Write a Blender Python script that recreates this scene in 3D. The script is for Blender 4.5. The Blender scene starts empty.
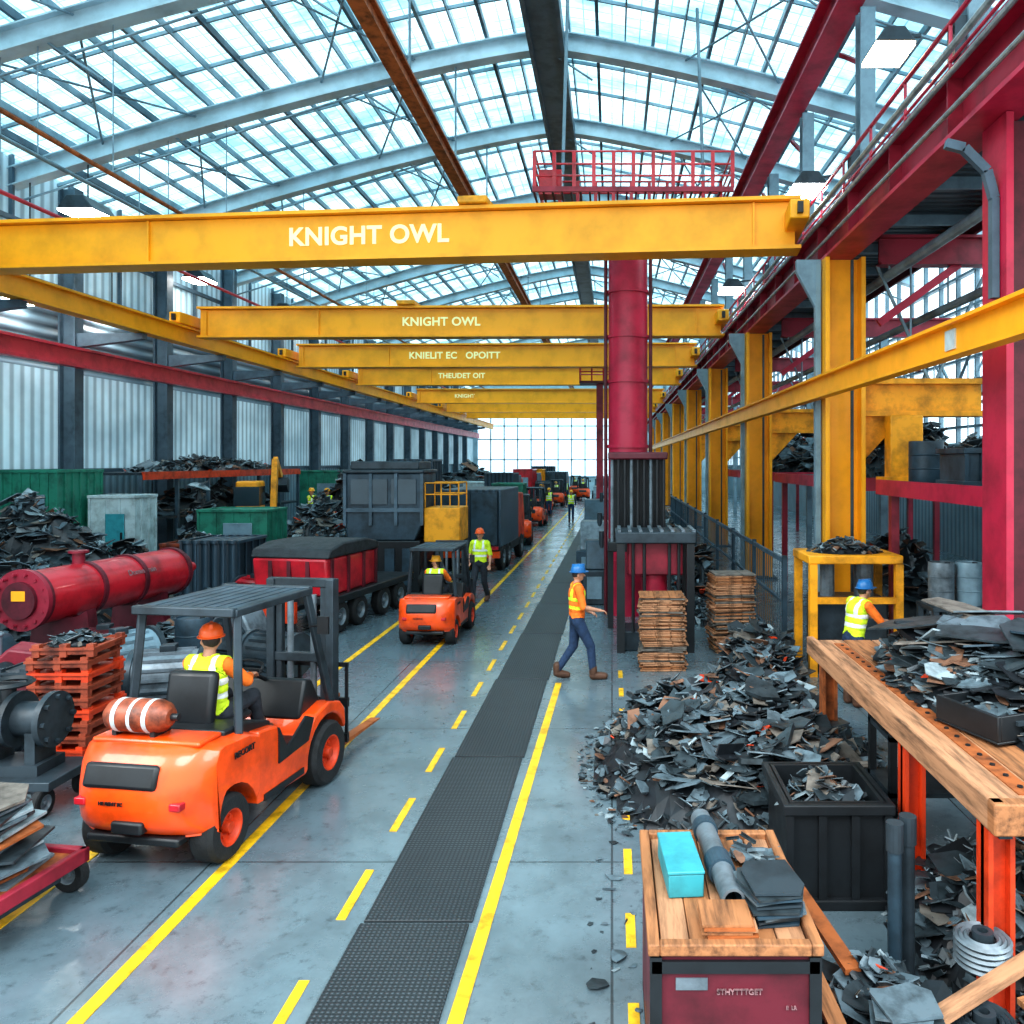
import bpy,bmesh,math,random
import numpy as np
from mathutils import Vector,Matrix,Euler,noise
from math import pi,sin,cos,radians as R
random.seed(7)
sc=bpy.context.scene; col=sc.collection
F=800;CX=612;CY=462;CH=3.4
def P(px,py,Y): return Vector(((px-CX)*Y/F,Y,CH-(py-CY)*Y/F))
U=random.uniform
# ---------------------------------------------------------------- materials
def mat(name,c,rough=.5,metal=0.,var=.3,scale=2.5,c2=None,bump=0.,emit=0.,coat=0.,stretch=None):
    m=bpy.data.materials.new(name);m.use_nodes=True;nt=m.node_tree;N=nt.nodes;L=nt.links
    b=N['Principled BSDF'];tc=N.new('ShaderNodeTexCoord');n=N.new('ShaderNodeTexNoise')
    n.inputs['Scale'].default_value=scale;n.inputs['Detail'].default_value=6;n.inputs['Roughness'].default_value=.65
    src=tc.outputs['Object']
    if stretch:
        mp=N.new('ShaderNodeMapping');mp.inputs['Scale'].default_value=stretch;L.new(src,mp.inputs['Vector']);src=mp.outputs['Vector']
    L.new(src,n.inputs['Vector'])
    cr=N.new('ShaderNodeValToRGB');L.new(n.outputs['Fac'],cr.inputs['Fac'])
    d=c2 if c2 else tuple(x*(1-var*1.6) for x in c)
    cr.color_ramp.elements[0].position=.32;cr.color_ramp.elements[1].position=.56
    cr.color_ramp.elements[0].color=(*[max(0,x) for x in d],1);cr.color_ramp.elements[1].color=(*c,1)
    L.new(cr.outputs['Color'],b.inputs['Base Color'])
    mr=N.new('ShaderNodeMapRange');mr.inputs['To Min'].default_value=min(1,rough+.18);mr.inputs['To Max'].default_value=max(.05,rough-.1)
    L.new(n.outputs['Fac'],mr.inputs['Value']);L.new(mr.outputs['Result'],b.inputs['Roughness'])
    b.inputs['Metallic'].default_value=metal
    if coat: b.inputs['Coat Weight'].default_value=coat
    if bump:
        bp=N.new('ShaderNodeBump');bp.inputs['Strength'].default_value=bump;bp.inputs['Distance'].default_value=.02
        n2=N.new('ShaderNodeTexNoise');n2.inputs['Scale'].default_value=scale*(8 if not stretch else 1);L.new(src,n2.inputs['Vector'])
        L.new(n2.outputs['Fac'],bp.inputs['Height']);L.new(bp.outputs['Normal'],b.inputs['Normal'])
    if emit:
        b.inputs['Emission Color'].default_value=(*c,1);b.inputs['Emission Strength'].default_value=emit
    return m
M={}
M['orange']=mat('orange paint',(.88,.085,.006),.3,0,.3,2,coat=.4)
M['yellow']=mat('yellow paint',(.95,.4,.008),.4,0,.14,1.0)
M['yellow2']=mat('worn yellow paint',(.9,.37,.01),.5,0,.36,2.2)
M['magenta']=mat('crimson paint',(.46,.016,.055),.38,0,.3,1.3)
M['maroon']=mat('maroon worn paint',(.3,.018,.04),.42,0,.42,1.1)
M['railred']=mat('pinkish red rail paint',(.6,.045,.08),.4,0,.25,1.5)
M['red']=mat('red paint',(.52,.016,.03),.33,0,.35,2,coat=.3)
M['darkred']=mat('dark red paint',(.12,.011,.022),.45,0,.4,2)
M['redorange']=mat('red orange paint',(.65,.055,.01),.45,0,.35,3)
M['traybrown']=mat('red brown tray steel',(.3,.055,.022),.55,0,.55,5)
M['steel']=mat('blue grey steel',(.2,.3,.36),.4,.1,.3,1.5)
M['colsteel']=mat('slate column steel',(.08,.13,.17),.45,.1,.3,1.5)
M['lsteel']=mat('light blue steel',(.42,.57,.64),.45,.0,.2,1)
M['dsteel']=mat('dark steel',(.04,.058,.072),.42,.3,.4,2)
M['black']=mat('black paint',(.012,.015,.018),.38,0,.3,4)
M['rubber']=mat('tyre rubber',(.013,.015,.017),.75,0,.3,9,bump=.3)
M['navy']=mat('slate paint',(.035,.068,.095),.42,.1,.4,2)
M['green']=mat('green paint',(.025,.22,.15),.45,0,.4,2)
M['teal']=mat('teal plastic',(.04,.3,.35),.4,0,.2,5)
M['white']=mat('off white paint',(.5,.6,.62),.5,0,.3,3)
M['grey']=mat('grey metal',(.17,.21,.24),.4,.3,.4,3)
M['pipe']=mat('galvanised metal',(.33,.4,.43),.35,.5,.3,5)
M['rust']=mat('rusty brown steel',(.38,.11,.03),.6,.1,.45,5)
M['tank']=mat('rust brown bottle paint',(.3,.07,.03),.4,0,.5,7)
M['wood']=mat('weathered brown timber',(.36,.15,.06),.65,0,.5,1,bump=.4,stretch=(16,1.6,16))
M['wood2']=mat('worn timber',(.44,.22,.115),.7,0,.48,1,bump=.4,stretch=(16,1.6,16))
M['glassd']=mat('dark glass',(.03,.06,.08),.1,.2,.2,1)
M['letter']=mat('cream lettering',(1,.93,.45),.5,0,.05,6,emit=.12)
M['letw']=mat('worn pale lettering',(.3,.16,.17),.5,0,.5,20)
M['chrome']=mat('polished steel rod',(.5,.55,.58),.2,.9,.2,5)
M['tarp']=mat('dark tarpaulin',(.02,.025,.03),.55,0,.4,5,bump=.4)
M['lamp']=mat('lamp diffuser',(1,.98,.94),.5,0,0,1,emit=30)
M['lampw']=mat('warm lamp diffuser',(1,.72,.45),.5,0,0,1,emit=12)
M['ylw_line']=mat('yellow floor paint',(.88,.5,.015),.42,0,.4,5)
M['skin']=mat('skin',(.5,.25,.16),.5,0,.15,8)
M['hair']=mat('dark hair',(.03,.02,.015),.6,0,.2,20)
M['hiviz']=mat('high visibility yellow fabric',(.66,.85,.03),.8,0,.15,10)
M['hivor']=mat('high visibility orange fabric',(.95,.2,.02),.8,0,.2,10)
M['refl']=mat('reflective tape',(.75,.78,.75),.4,0,.1,10)
M['denim']=mat('navy denim',(.02,.045,.1),.85,0,.3,15)
M['dcloth']=mat('dark work cloth',(.025,.03,.04),.85,0,.3,12)
M['boot']=mat('brown leather boots',(.1,.045,.025),.6,0,.3,10)
M['hatb']=mat('blue hard hat',(.02,.15,.38),.3,0,.1,3)
M['hato']=mat('orange hard hat',(.9,.13,.02),.3,0,.1,3)
M['haty']=mat('yellow hard hat',(.9,.42,.03),.3,0,.1,3)
M['s1']=mat('dark scrap',(.045,.062,.072),.4,.3,.45,6)
M['s2']=mat('blue grey scrap',(.13,.18,.21),.42,.2,.45,6)
M['s3']=mat('pale dusty scrap',(.28,.35,.38),.5,.1,.4,6)
M['s4']=mat('rusty scrap',(.2,.1,.06),.65,.1,.5,6)
M['s5']=mat('black scrap',(.016,.02,.025),.4,.1,.4,6)
M['s6']=mat('grey brown dusty scrap',(.17,.15,.13),.6,.1,.45,6)
SCR=[M['s1'],M['s2'],M['s3'],M['s4'],M['s5'],M['redorange'],M['s6']]
def mscr(): return random.choices(range(7),[5,4.8,1.3,.8,2.4,.06,1.5])[0]

def special(name):
    m=bpy.data.materials.new(name);m.use_nodes=True;nt=m.node_tree
    return m,nt,nt.nodes,nt.links,nt.nodes['Principled BSDF']
# floor
m,nt,N,L,b=special('polished concrete')
tc=N.new('ShaderNodeTexCoord');n1=N.new('ShaderNodeTexNoise');n1.inputs['Scale'].default_value=.8;n1.inputs['Detail'].default_value=10;n1.inputs['Roughness'].default_value=.75
L.new(tc.outputs['Object'],n1.inputs['Vector'])
cr=N.new('ShaderNodeValToRGB');L.new(n1.outputs['Fac'],cr.inputs['Fac'])
cr.color_ramp.elements[0].position=.3;cr.color_ramp.elements[0].color=(.075,.105,.12,1)
cr.color_ramp.elements[1].position=.68;cr.color_ramp.elements[1].color=(.155,.215,.245,1)
br=N.new('ShaderNodeTexBrick');br.offset=0;br.inputs['Scale'].default_value=1;br.inputs['Brick Width'].default_value=3.4;br.inputs['Row Height'].default_value=3.4
br.inputs['Mortar Size'].default_value=.01;br.inputs['Color1'].default_value=(1,1,1,1);br.inputs['Color2'].default_value=(.9,.92,.94,1);br.inputs['Mortar'].default_value=(.35,.35,.35,1)
L.new(tc.outputs['Object'],br.inputs['Vector'])
mx=N.new('ShaderNodeMixRGB');mx.blend_type='MULTIPLY';mx.inputs[0].default_value=1
L.new(cr.outputs['Color'],mx.inputs[1]);L.new(br.outputs['Color'],mx.inputs[2])
# scuffs and dust specks
n3=N.new('ShaderNodeTexNoise');n3.inputs['Scale'].default_value=7;n3.inputs['Detail'].default_value=8;n3.inputs['Roughness'].default_value=.8;L.new(tc.outputs['Object'],n3.inputs['Vector'])
c3=N.new('ShaderNodeValToRGB');c3.color_ramp.elements[0].position=.36;c3.color_ramp.elements[0].color=(.45,.45,.45,1);c3.color_ramp.elements[1].position=.46;c3.color_ramp.elements[1].color=(1,1,1,1);L.new(n3.outputs['Fac'],c3.inputs['Fac'])
m3=N.new('ShaderNodeMixRGB');m3.blend_type='MULTIPLY';m3.inputs[0].default_value=.8;L.new(mx.outputs[0],m3.inputs[1]);L.new(c3.outputs['Color'],m3.inputs[2]);L.new(m3.outputs[0],b.inputs['Base Color'])
mr=N.new('ShaderNodeMapRange');mr.inputs['From Min'].default_value=.35;mr.inputs['From Max'].default_value=.65;mr.inputs['To Min'].default_value=.36;mr.inputs['To Max'].default_value=.16
L.new(n1.outputs['Fac'],mr.inputs['Value']);L.new(mr.outputs['Result'],b.inputs['Roughness'])
b.inputs['Coat Weight'].default_value=.35;b.inputs['Coat Roughness'].default_value=.18
M['floor']=m
# roof glazing
def roofmat(name,bw,rh,ms_,c1,c2,mo,dark,tlf):
    m,nt,N,L,b=special(name);N.remove(b)
    out=[x for x in N if x.type=='OUTPUT_MATERIAL'][0]
    tc=N.new('ShaderNodeTexCoord');br=N.new('ShaderNodeTexBrick');br.offset=0
    for k,v in (('Scale',1),('Brick Width',bw),('Row Height',rh),('Mortar Size',ms_),('Bias',-.1)): br.inputs[k].default_value=v
    br.inputs['Color1'].default_value=(*c1,1);br.inputs['Color2'].default_value=(*c2,1);br.inputs['Mortar'].default_value=(*mo,1)
    L.new(tc.outputs['Object'],br.inputs['Vector'])
    mp=N.new('ShaderNodeMapping');mp.inputs['Scale'].default_value=(.16,.55,1);L.new(tc.outputs['Object'],mp.inputs['Vector'])
    n1=N.new('ShaderNodeTexNoise');n1.inputs['Scale'].default_value=1;n1.inputs['Detail'].default_value=8;n1.inputs['Roughness'].default_value=.7;L.new(mp.outputs['Vector'],n1.inputs['Vector'])
    cr=N.new('ShaderNodeValToRGB');L.new(n1.outputs['Fac'],cr.inputs['Fac'])
    cr.color_ramp.elements[0].position=.42;cr.color_ramp.elements[0].color=(*dark,1);cr.color_ramp.elements[1].position=.6;cr.color_ramp.elements[1].color=(1,1,1,1)
    mx=N.new('ShaderNodeMixRGB');mx.blend_type='MULTIPLY';mx.inputs[0].default_value=1
    L.new(br.outputs['Color'],mx.inputs[1]);L.new(cr.outputs['Color'],mx.inputs[2])
    tr=N.new('ShaderNodeBsdfTransparent');tl=N.new('ShaderNodeBsdfTranslucent');L.new(mx.outputs[0],tr.inputs['Color']);L.new(mx.outputs[0],tl.inputs['Color'])
    ms=N.new('ShaderNodeMixShader');ms.inputs[0].default_value=tlf;L.new(tr.outputs[0],ms.inputs[1]);L.new(tl.outputs[0],ms.inputs[2]);L.new(ms.outputs[0],out.inputs['Surface'])
    return m
M['roofglass']=roofmat('roof glazing',.38,.46,.02,(.5,.72,.77),(.82,.96,1),(.3,.44,.49),(.42,.58,.63),.35)
# clear window glazing
m,nt,N,L,b=special('window glazing');N.remove(b)
out=[x for x in N if x.type=='OUTPUT_MATERIAL'][0]
tr=N.new('ShaderNodeBsdfTransparent');tr.inputs['Color'].default_value=(.85,.95,1,1)
gl=N.new('ShaderNodeBsdfGlossy');gl.inputs['Roughness'].default_value=.1
ms=N.new('ShaderNodeMixShader');ms.inputs[0].default_value=.08;L.new(tr.outputs[0],ms.inputs[1]);L.new(gl.outputs[0],ms.inputs[2]);L.new(ms.outputs[0],out.inputs['Surface'])
M['glass']=m
# ribbed siding
def ribbed(name,c,sx,axis,rough=.45,depth=.06,dark=.45,axis2=None,transl=0):
    m,nt,N,L,b=special(name)
    tc=N.new('ShaderNodeTexCoord');w=N.new('ShaderNodeTexWave');w.bands_direction=axis;w.inputs['Scale'].default_value=sx;w.inputs['Distortion'].default_value=0
    L.new(tc.outputs['Object'],w.inputs['Vector']);fac=w.outputs['Fac']
    if axis2:
        w2=N.new('ShaderNodeTexWave');w2.bands_direction=axis2;w2.inputs['Scale'].default_value=sx;L.new(tc.outputs['Object'],w2.inputs['Vector'])
        mm=N.new('ShaderNodeMath');mm.operation='MULTIPLY';L.new(fac,mm.inputs[0]);L.new(w2.outputs['Fac'],mm.inputs[1]);fac=mm.outputs[0]
    cr=N.new('ShaderNodeValToRGB');cr.color_ramp.elements[0].position=.1;cr.color_ramp.elements[1].position=.6
    cr.color_ramp.elements[0].color=(*[x*dark for x in c],1);cr.color_ramp.elements[1].color=(*c,1);L.new(fac,cr.inputs['Fac'])
    n=N.new('ShaderNodeTexNoise');n.inputs['Scale'].default_value=.6;n.inputs['Detail'].default_value=6;L.new(tc.outputs['Object'],n.inputs['Vector'])
    mx=N.new('ShaderNodeMixRGB');mx.blend_type='MULTIPLY';mx.inputs[0].default_value=.7;L.new(cr.outputs['Color'],mx.inputs[1])
    mp=N.new('ShaderNodeValToRGB');mp.color_ramp.elements[0].color=(.5,.55,.58,1);mp.color_ramp.elements[0].position=.34;mp.color_ramp.elements[1].position=.62;L.new(n.outputs['Fac'],mp.inputs['Fac']);L.new(mp.outputs['Color'],mx.inputs[2])
    L.new(mx.outputs[0],b.inputs['Base Color']);b.inputs['Roughness'].default_value=rough
    bp=N.new('ShaderNodeBump');bp.inputs['Distance'].default_value=depth;L.new(fac,bp.inputs['Height']);L.new(bp.outputs['Normal'],b.inputs['Normal'])
    if transl:
        out=[x for x in N if x.type=='OUTPUT_MATERIAL'][0];tl=N.new('ShaderNodeBsdfTranslucent');L.new(mx.outputs[0],tl.inputs['Color'])
        ms=N.new('ShaderNodeMixShader');ms.inputs[0].default_value=transl;L.new(b.outputs[0],ms.inputs[1]);L.new(tl.outputs[0],ms.inputs[2]);L.new(ms.outputs[0],out.inputs['Surface'])
    return m
M['siding']=ribbed('pale ribbed siding',(.5,.68,.76),.8,'Y',depth=.02,dark=.55,transl=.17)
M['lowwall']=ribbed('grey ribbed siding',(.25,.36,.42),.9,'Y',depth=.03,dark=.6)
M['louver']=ribbed('dark louvred siding',(.16,.24,.29),.9,'Z',dark=.45,transl=.06)
M['deck']=ribbed('dark ribbed deck',(.07,.09,.105),1.2,'Y')
M['mat']=ribbed('woven rubber mat',(.06,.075,.085),9,'X',.5,.006,.35,'Y')
M['mesh']=ribbed('container ribs',(.055,.09,.12),1.5,'X')
# sky, overhead sun, and two added side fills brightening left wall and right bay
w=bpy.data.worlds.new('World');sc.world=w;w.use_nodes=True;N=w.node_tree.nodes;L=w.node_tree.links
bg=N['Background'];tc=N.new('ShaderNodeTexCoord');sx=N.new('ShaderNodeSeparateXYZ');cr=N.new('ShaderNodeValToRGB')
L.new(tc.outputs['Generated'],sx.inputs[0]);L.new(sx.outputs['Z'],cr.inputs['Fac']);L.new(cr.outputs['Color'],bg.inputs['Color'])
cr.color_ramp.elements[0].color=(.87,.96,1,1);cr.color_ramp.elements[1].color=(.7,.92,1,1);bg.inputs['Strength'].default_value=2.1
for nm,e,rx,ry,c in (('sun_overhead',2.6,38,0,(.97,.98,1)),('fill_from_right',2.0,20,52,(.9,.97,1)),('fill_from_left',2.3,25,-50,(1,.97,.93))):
    sl=bpy.data.lights.new(nm,'SUN');sl.energy=e;sl.angle=R(30);sl.color=c;so=bpy.data.objects.new(nm,sl);so.rotation_euler=(R(rx),R(ry),0);col.objects.link(so)

# ---------------------------------------------------------------- mesh builder
class MB:
    def __init__(s): s.b=bmesh.new();s.mi=0
    def _fin(s,vs,Mx):
        bmesh.ops.transform(s.b,matrix=Mx,verts=vs)
        if s.mi:
            for v in vs:
                for f in v.link_faces: f.material_index=s.mi
    def box(s,c,d,r=(0,0,0)):
        vs=bmesh.ops.create_cube(s.b,size=1)['verts']
        s._fin(vs,Matrix.Translation(c)@Euler(r).to_matrix().to_4x4()@Matrix.Diagonal((*d,1)));return s
    def bb(s,x0,x1,y0,y1,z0,z1): return s.box(((x0+x1)/2,(y0+y1)/2,(z0+z1)/2),(abs(x1-x0),abs(y1-y0),abs(z1-z0)))
    def bar(s,a,b,w,h=None):
        a=Vector(a);b=Vector(b);d=b-a;h=h or w
        q=d.to_track_quat('Y','Z')
        vs=bmesh.ops.create_cube(s.b,size=1)['verts']
        s._fin(vs,Matrix.Translation((a+b)/2)@q.to_matrix().to_4x4()@Matrix.Diagonal((w,d.length,h,1)));return s
    def tube(s,a,b,r,r2=None,n=12):
        a=Vector(a);b=Vector(b);d=b-a
        vs=bmesh.ops.create_cone(s.b,cap_ends=True,segments=n,radius1=r,radius2=r if r2 is None else r2,depth=d.length)['verts']
        s._fin(vs,Matrix.Translation((a+b)/2)@d.to_track_quat('Z','Y').to_matrix().to_4x4());return s
    def path(s,pts,r,n=8):
        for a,b in zip(pts,pts[1:]): s.tube(a,b,r,n=n)
        for p in pts[1:-1]: s.ball(p,(r,)*3,1)
        return s
    def ball(s,c,r,sub=2):
        vs=bmesh.ops.create_icosphere(s.b,subdivisions=sub,radius=1)['verts']
        s._fin(vs,Matrix.Translation(c)@Matrix.Diagonal((*r,1)));return s
    def prism(s,pts,axis,a,b):
        def mk(p,t): return {'X':(t,p[0],p[1]),'Y':(p[0],t,p[1]),'Z':(p[0],p[1],t)}[axis]
        A=[s.b.verts.new(mk(p,a)) for p in pts];B=[s.b.verts.new(mk(p,b)) for p in pts];n=len(pts)
        fs=[s.b.faces.new(A),s.b.faces.new(B[::-1])]+[s.b.faces.new((A[i],B[i],B[(i+1)%n],A[(i+1)%n])) for i in range(n)]
        bmesh.ops.recalc_face_normals(s.b,faces=fs)
        for f in fs: f.material_index=s.mi
        return s
    def loft(s,rings):
        Rg=[[s.b.verts.new(p) for p in r] for r in rings];n=len(rings[0]);fs=[s.b.faces.new(Rg[0]),s.b.faces.new(Rg[-1][::-1])]
        for A,B in zip(Rg,Rg[1:]): fs+=[s.b.faces.new((A[i],B[i],B[(i+1)%n],A[(i+1)%n])) for i in range(n)]
        bmesh.ops.recalc_face_normals(s.b,faces=fs);return s
    def lathe(s,prof,o,axis='Z',n=24,closed=False):
        rings=[]
        for r,h in prof:
            r=max(r,.0005);ring=[]
            for i in range(n):
                c,d=r*cos(2*pi*i/n),r*sin(2*pi*i/n)
                p={'Z':(c,d,h),'X':(h,c,d),'Y':(d,h,c)}[axis];ring.append(s.b.verts.new(Vector(p)+Vector(o)))
            rings.append(ring)
        fs=[];pr=list(zip(rings,rings[1:]))+([(rings[-1],rings[0])] if closed else [])
        for A,B in pr:
            for i in range(n): fs.append(s.b.faces.new((A[i],A[(i+1)%n],B[(i+1)%n],B[i])))
        if not closed: fs+= [s.b.faces.new(rings[0]),s.b.faces.new(rings[-1])]
        bmesh.ops.recalc_face_normals(s.b,faces=fs)
        for f in fs: f.material_index=s.mi
        return s
    def done(s,name,mats,parent=None,bevel=0,loc=None,rz=0,world=False):
        for f in s.b.faces: f.smooth=True
        for e in s.b.edges:
            if len(e.link_faces)==2 and e.calc_face_angle(0)>.6: e.smooth=False
        me=bpy.data.meshes.new(name);s.b.to_mesh(me);s.b.free()
        return fin(me,name,mats,parent,bevel,loc,rz,world)
    def parts(s,name,mats,parent,bevel=0,world=False):  # one part per connected piece
        s.b.verts.ensure_lookup_table();seen=set();out=[]
        for v in s.b.verts:
            if v in seen: continue
            st=[v];seen.add(v);cmp_=[]
            while st:
                q=st.pop();cmp_.append(q)
                for e in q.link_edges:
                    w_=e.other_vert(q)
                    if w_ not in seen: seen.add(w_);st.append(w_)
            ix={q:i for i,q in enumerate(cmp_)};fs={f for q in cmp_ for f in q.link_faces}
            me=bpy.data.meshes.new(name);me.from_pydata([tuple(q.co) for q in cmp_],[],[[ix[q] for q in f.verts] for f in fs])
            out.append(fin(me,name,mats,parent,bevel,None,0,world))
        s.b.free();return out
def wm(o):
    Mx=o.matrix_basis.copy()
    while o.parent: o=o.parent;Mx=o.matrix_basis@Mx
    return Mx
def fin(me,name,mats,parent=None,bevel=0,loc=None,rz=0,world=False):
    for m in (mats if isinstance(mats,(list,tuple)) else [mats]): me.materials.append(M[m] if isinstance(m,str) else m)
    o=bpy.data.objects.new(name,me);col.objects.link(o)
    if parent:
        if world: me.transform(wm(parent).inverted())
        o.parent=parent
    if loc is not None: o.location=loc
    o.rotation_euler.z=rz
    if bevel:
        bv=o.modifiers.new('bevel','BEVEL');bv.width=bevel;bv.segments=2 if bevel<.06 else 4;bv.limit_method='ANGLE';bv.angle_limit=R(35)
    return o
def tag(o,label,cat,group=None,kind=None):
    o['label']=label;o['category']=cat
    if group:o['group']=group
    if kind:o['kind']=kind
    return o
def thing(name,label,cat,loc=(0,0,0),rz=0,group=None,scale=1):
    o=bpy.data.objects.new(name,None);col.objects.link(o);o.location=loc;o.rotation_euler.z=rz;o.scale=(scale,)*3
    o.empty_display_size=.1
    return tag(o,label,cat,group)
def dup(o,loc=None,rz=None,label=None,parent=None,scale=None):
    c=o.copy();col.objects.link(c)
    if parent:c.parent=parent
    if loc is not None:c.location=loc
    if rz is not None:c.rotation_euler.z=rz
    if scale:c.scale=(scale,)*3
    if label:c['label']=label
    for ch in list(o.children): dup(ch,parent=c)
    return c
def struct(o):
    o['kind']='structure';return o
ORD=['nearest','second','third','fourth','fifth','sixth','seventh','eighth','ninth','tenth','eleventh','twelfth','thirteenth','fourteenth','fifteenth','sixteenth','seventeenth','eighteenth']
def text(s,size,mt,parent,loc,rot=(pi/2,0,0),bold=.02,name='lettering',space=1.):
    cu=bpy.data.curves.new('t','FONT');cu.body=s;cu.size=size;cu.extrude=.004;cu.offset=bold*size;cu.align_x='CENTER';cu.align_y='CENTER';cu.space_character=space
    t=bpy.data.objects.new('t',cu);col.objects.link(t);bpy.context.view_layer.update()
    me=bpy.data.meshes.new_from_object(t.evaluated_get(bpy.context.evaluated_depsgraph_get()))
    bpy.data.objects.remove(t);me.materials.clear()
    me.transform(Matrix.Translation(loc)@Euler(rot).to_matrix().to_4x4())
    return fin(me,name,mt,parent)
def wheel(parent,c,r,w,rim='orange',n=28):
    c=Vector(c)
    t=MB().lathe([(r*.55,-w/2),(r*.9,-w/2),(r,-w*.34),(r,w*.34),(r*.9,w/2),(r*.55,w/2)],c,'X',n,True).done('wheel','rubber',parent)
    m_=MB().lathe([(0,-w*.2),(r*.4,-w*.22),(r*.5,-w*.47),(r*.57,-w*.5),(r*.57,w*.5),(r*.5,w*.47),(r*.4,w*.22),(0,w*.2)],c,'X',n)
    m_.lathe([(0,-w*.5),(r*.16,-w*.48),(r*.2,-w*.2),(r*.2,w*.2),(r*.16,w*.48),(0,w*.5)],c,'X',12)
    for k in range(6):
        a=k*pi/3
        m_.tube(c+Vector((-w*.3,r*.3*cos(a),r*.3*sin(a))),c+Vector((w*.3,r*.3*cos(a),r*.3*sin(a))),r*.05,n=6)
    m_.done('rim',rim,t);return t
# ---------------------------------------------------------------- scrap
def shard_geo(V,Fc,MI,c,s,tilt=1.2,mi=None,plate=False):
    mi=mscr() if mi is None else mi
    Rm=Euler((U(-tilt,tilt),U(-tilt,tilt),U(0,6.3))).to_matrix();k=0 if plate else random.random();b0=len(V);c=Vector(c)
    if k<.76:
        n=random.randint(4,8);th=s*(U(.04,.18) if not plate else U(.03,.06));bend=U(-.6,.6)/max(s,.01);asp=U(.4,1)
        pts=[]
        for i in range(n):
            a=2*pi*i/n+U(-.35,.35);r=s*U(.55,1);x,y=r*cos(a),r*sin(a)*asp;pts.append((x,y,bend*x*x*.5))
        top=[Vector((x,y,z+th/2)) for x,y,z in pts];bot=[Vector((x,y,z-th/2)) for x,y,z in pts]
        for v in top+bot+[Vector((0,0,th/2)),Vector((0,0,-th/2))]: V.append(c+Rm@v)
        for i in range(n):
            j=(i+1)%n
            Fc.append((b0+i,b0+j,b0+2*n));Fc.append((b0+n+j,b0+n+i,b0+2*n+1));Fc.append((b0+j,b0+i,b0+n+i,b0+n+j));MI+= [mi]*3
    elif k<.9: # folded angle
        l=s*U(.8,1.6);w1=s*U(.2,.4);t=s*.05;an=U(.6,1.9)
        pr=[(0,0),(w1,0),(w1,t),(t,t),(t*.9+w1*cos(an)*.9,w1*sin(an)),(w1*cos(an)*.9,w1*sin(an))]
        n=6
        for x in (-l/2,l/2):
            for p in pr: V.append(c+Rm@Vector((x,p[0],p[1])))
        for i in range(n):
            j=(i+1)%n;Fc.append((b0+i,b0+j,b0+n+j,b0+n+i));MI.append(mi)
        Fc.append(tuple(b0+i for i in range(n))[::-1]);Fc.append(tuple(b0+n+i for i in range(n)));MI+=[mi]*2
    else:
        l=s*U(.8,2.2);r=s*U(.06,.14);n=7
        for x in (-l/2,l/2):
            for i in range(n): V.append(c+Rm@Vector((x,r*cos(i*2*pi/n),r*sin(i*2*pi/n))))
        for i in range(n):
            j=(i+1)%n;Fc.append((b0+i,b0+j,b0+n+j,b0+n+i));MI.append(mi)
        Fc.append(tuple(b0+i for i in range(n))[::-1]);Fc.append(tuple(b0+n+i for i in range(n)));MI+=[mi]*2
def geo_obj(name,V,Fc,MI,mats,loc=None):
    me=bpy.data.meshes.new(name);me.from_pydata([tuple(v) for v in V],[],Fc)
    me.polygons.foreach_set('material_index',MI);me.update()
    return fin(me,name,mats,loc=loc)
def heap(label,x,y,rx,ry,h,n,s,z0=0,indiv=0,gname=None,px=1.0,name='scrap_heap',tilt=.85,skirt=1.0,big=.16):
    V=[];Fc=[];MI=[];G=26;sd=U(0,99)
    def hh(u,v):
        r2=u*u+v*v
        return h*max(0,1-r2)**px*(1+.6*noise.noise(Vector((u*2.2+sd,v*2.2,0)))+.25*noise.noise(Vector((u*6+sd,v*6,3)))) if r2<1 else 0
    for i in range(G+1):
        for j in range(G+1):
            u=-1+2*i/G;v=-1+2*j/G;V.append(Vector((u*rx,v*ry,max(.0,hh(u,v)-s*.3))))
    for i in range(G):
        for j in range(G):
            u=-1+2*(i+.5)/G;v=-1+2*(j+.5)/G
            if u*u+v*v<1.02:
                a=i*(G+1)+j;Fc.append((a,a+G+1,a+G+2,a+1));MI.append(4)
    for k in range(n):
        r=math.sqrt(random.random())*skirt;a=U(0,6.28);u,v=r*cos(a),r*sin(a)
        B=random.random()<big and r<.85
        ss=s*(U(1.1,2.1) if B else U(.25,1))*(1 if r<1 else .5)
        H_=hh(u,v);shard_geo(V,Fc,MI,(u*rx,v*ry,max(H_+U(-.1,.25)*s,ss*(.25 if r<1 else .08))),ss,(tilt*.6 if B else tilt) if r<1 else .1,None,B)
    tag(geo_obj(name,V,Fc,MI,SCR,loc=(x,y,z0)),label,'scrap heap',kind='stuff')
    for k in range(indiv):
        r=math.sqrt(random.random())*.85;a=U(0,6.28);u,v=r*cos(a),r*sin(a)
        if v>.5: v=-v
        V=[];Fc=[];MI=[];mi=mscr();shard_geo(V,Fc,MI,(0,0,0),s*U(1.2,2.4),.5,mi,k%3>0)
        tag(geo_obj('metal_scrap',V,Fc,[0]*len(MI),[SCR[mi]],loc=(x+u*rx,y+v*ry,z0+hh(u,v)+.35*s)),'torn piece of sheet metal lying on '+gname,'metal scrap','torn sheet pieces on '+gname)
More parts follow.
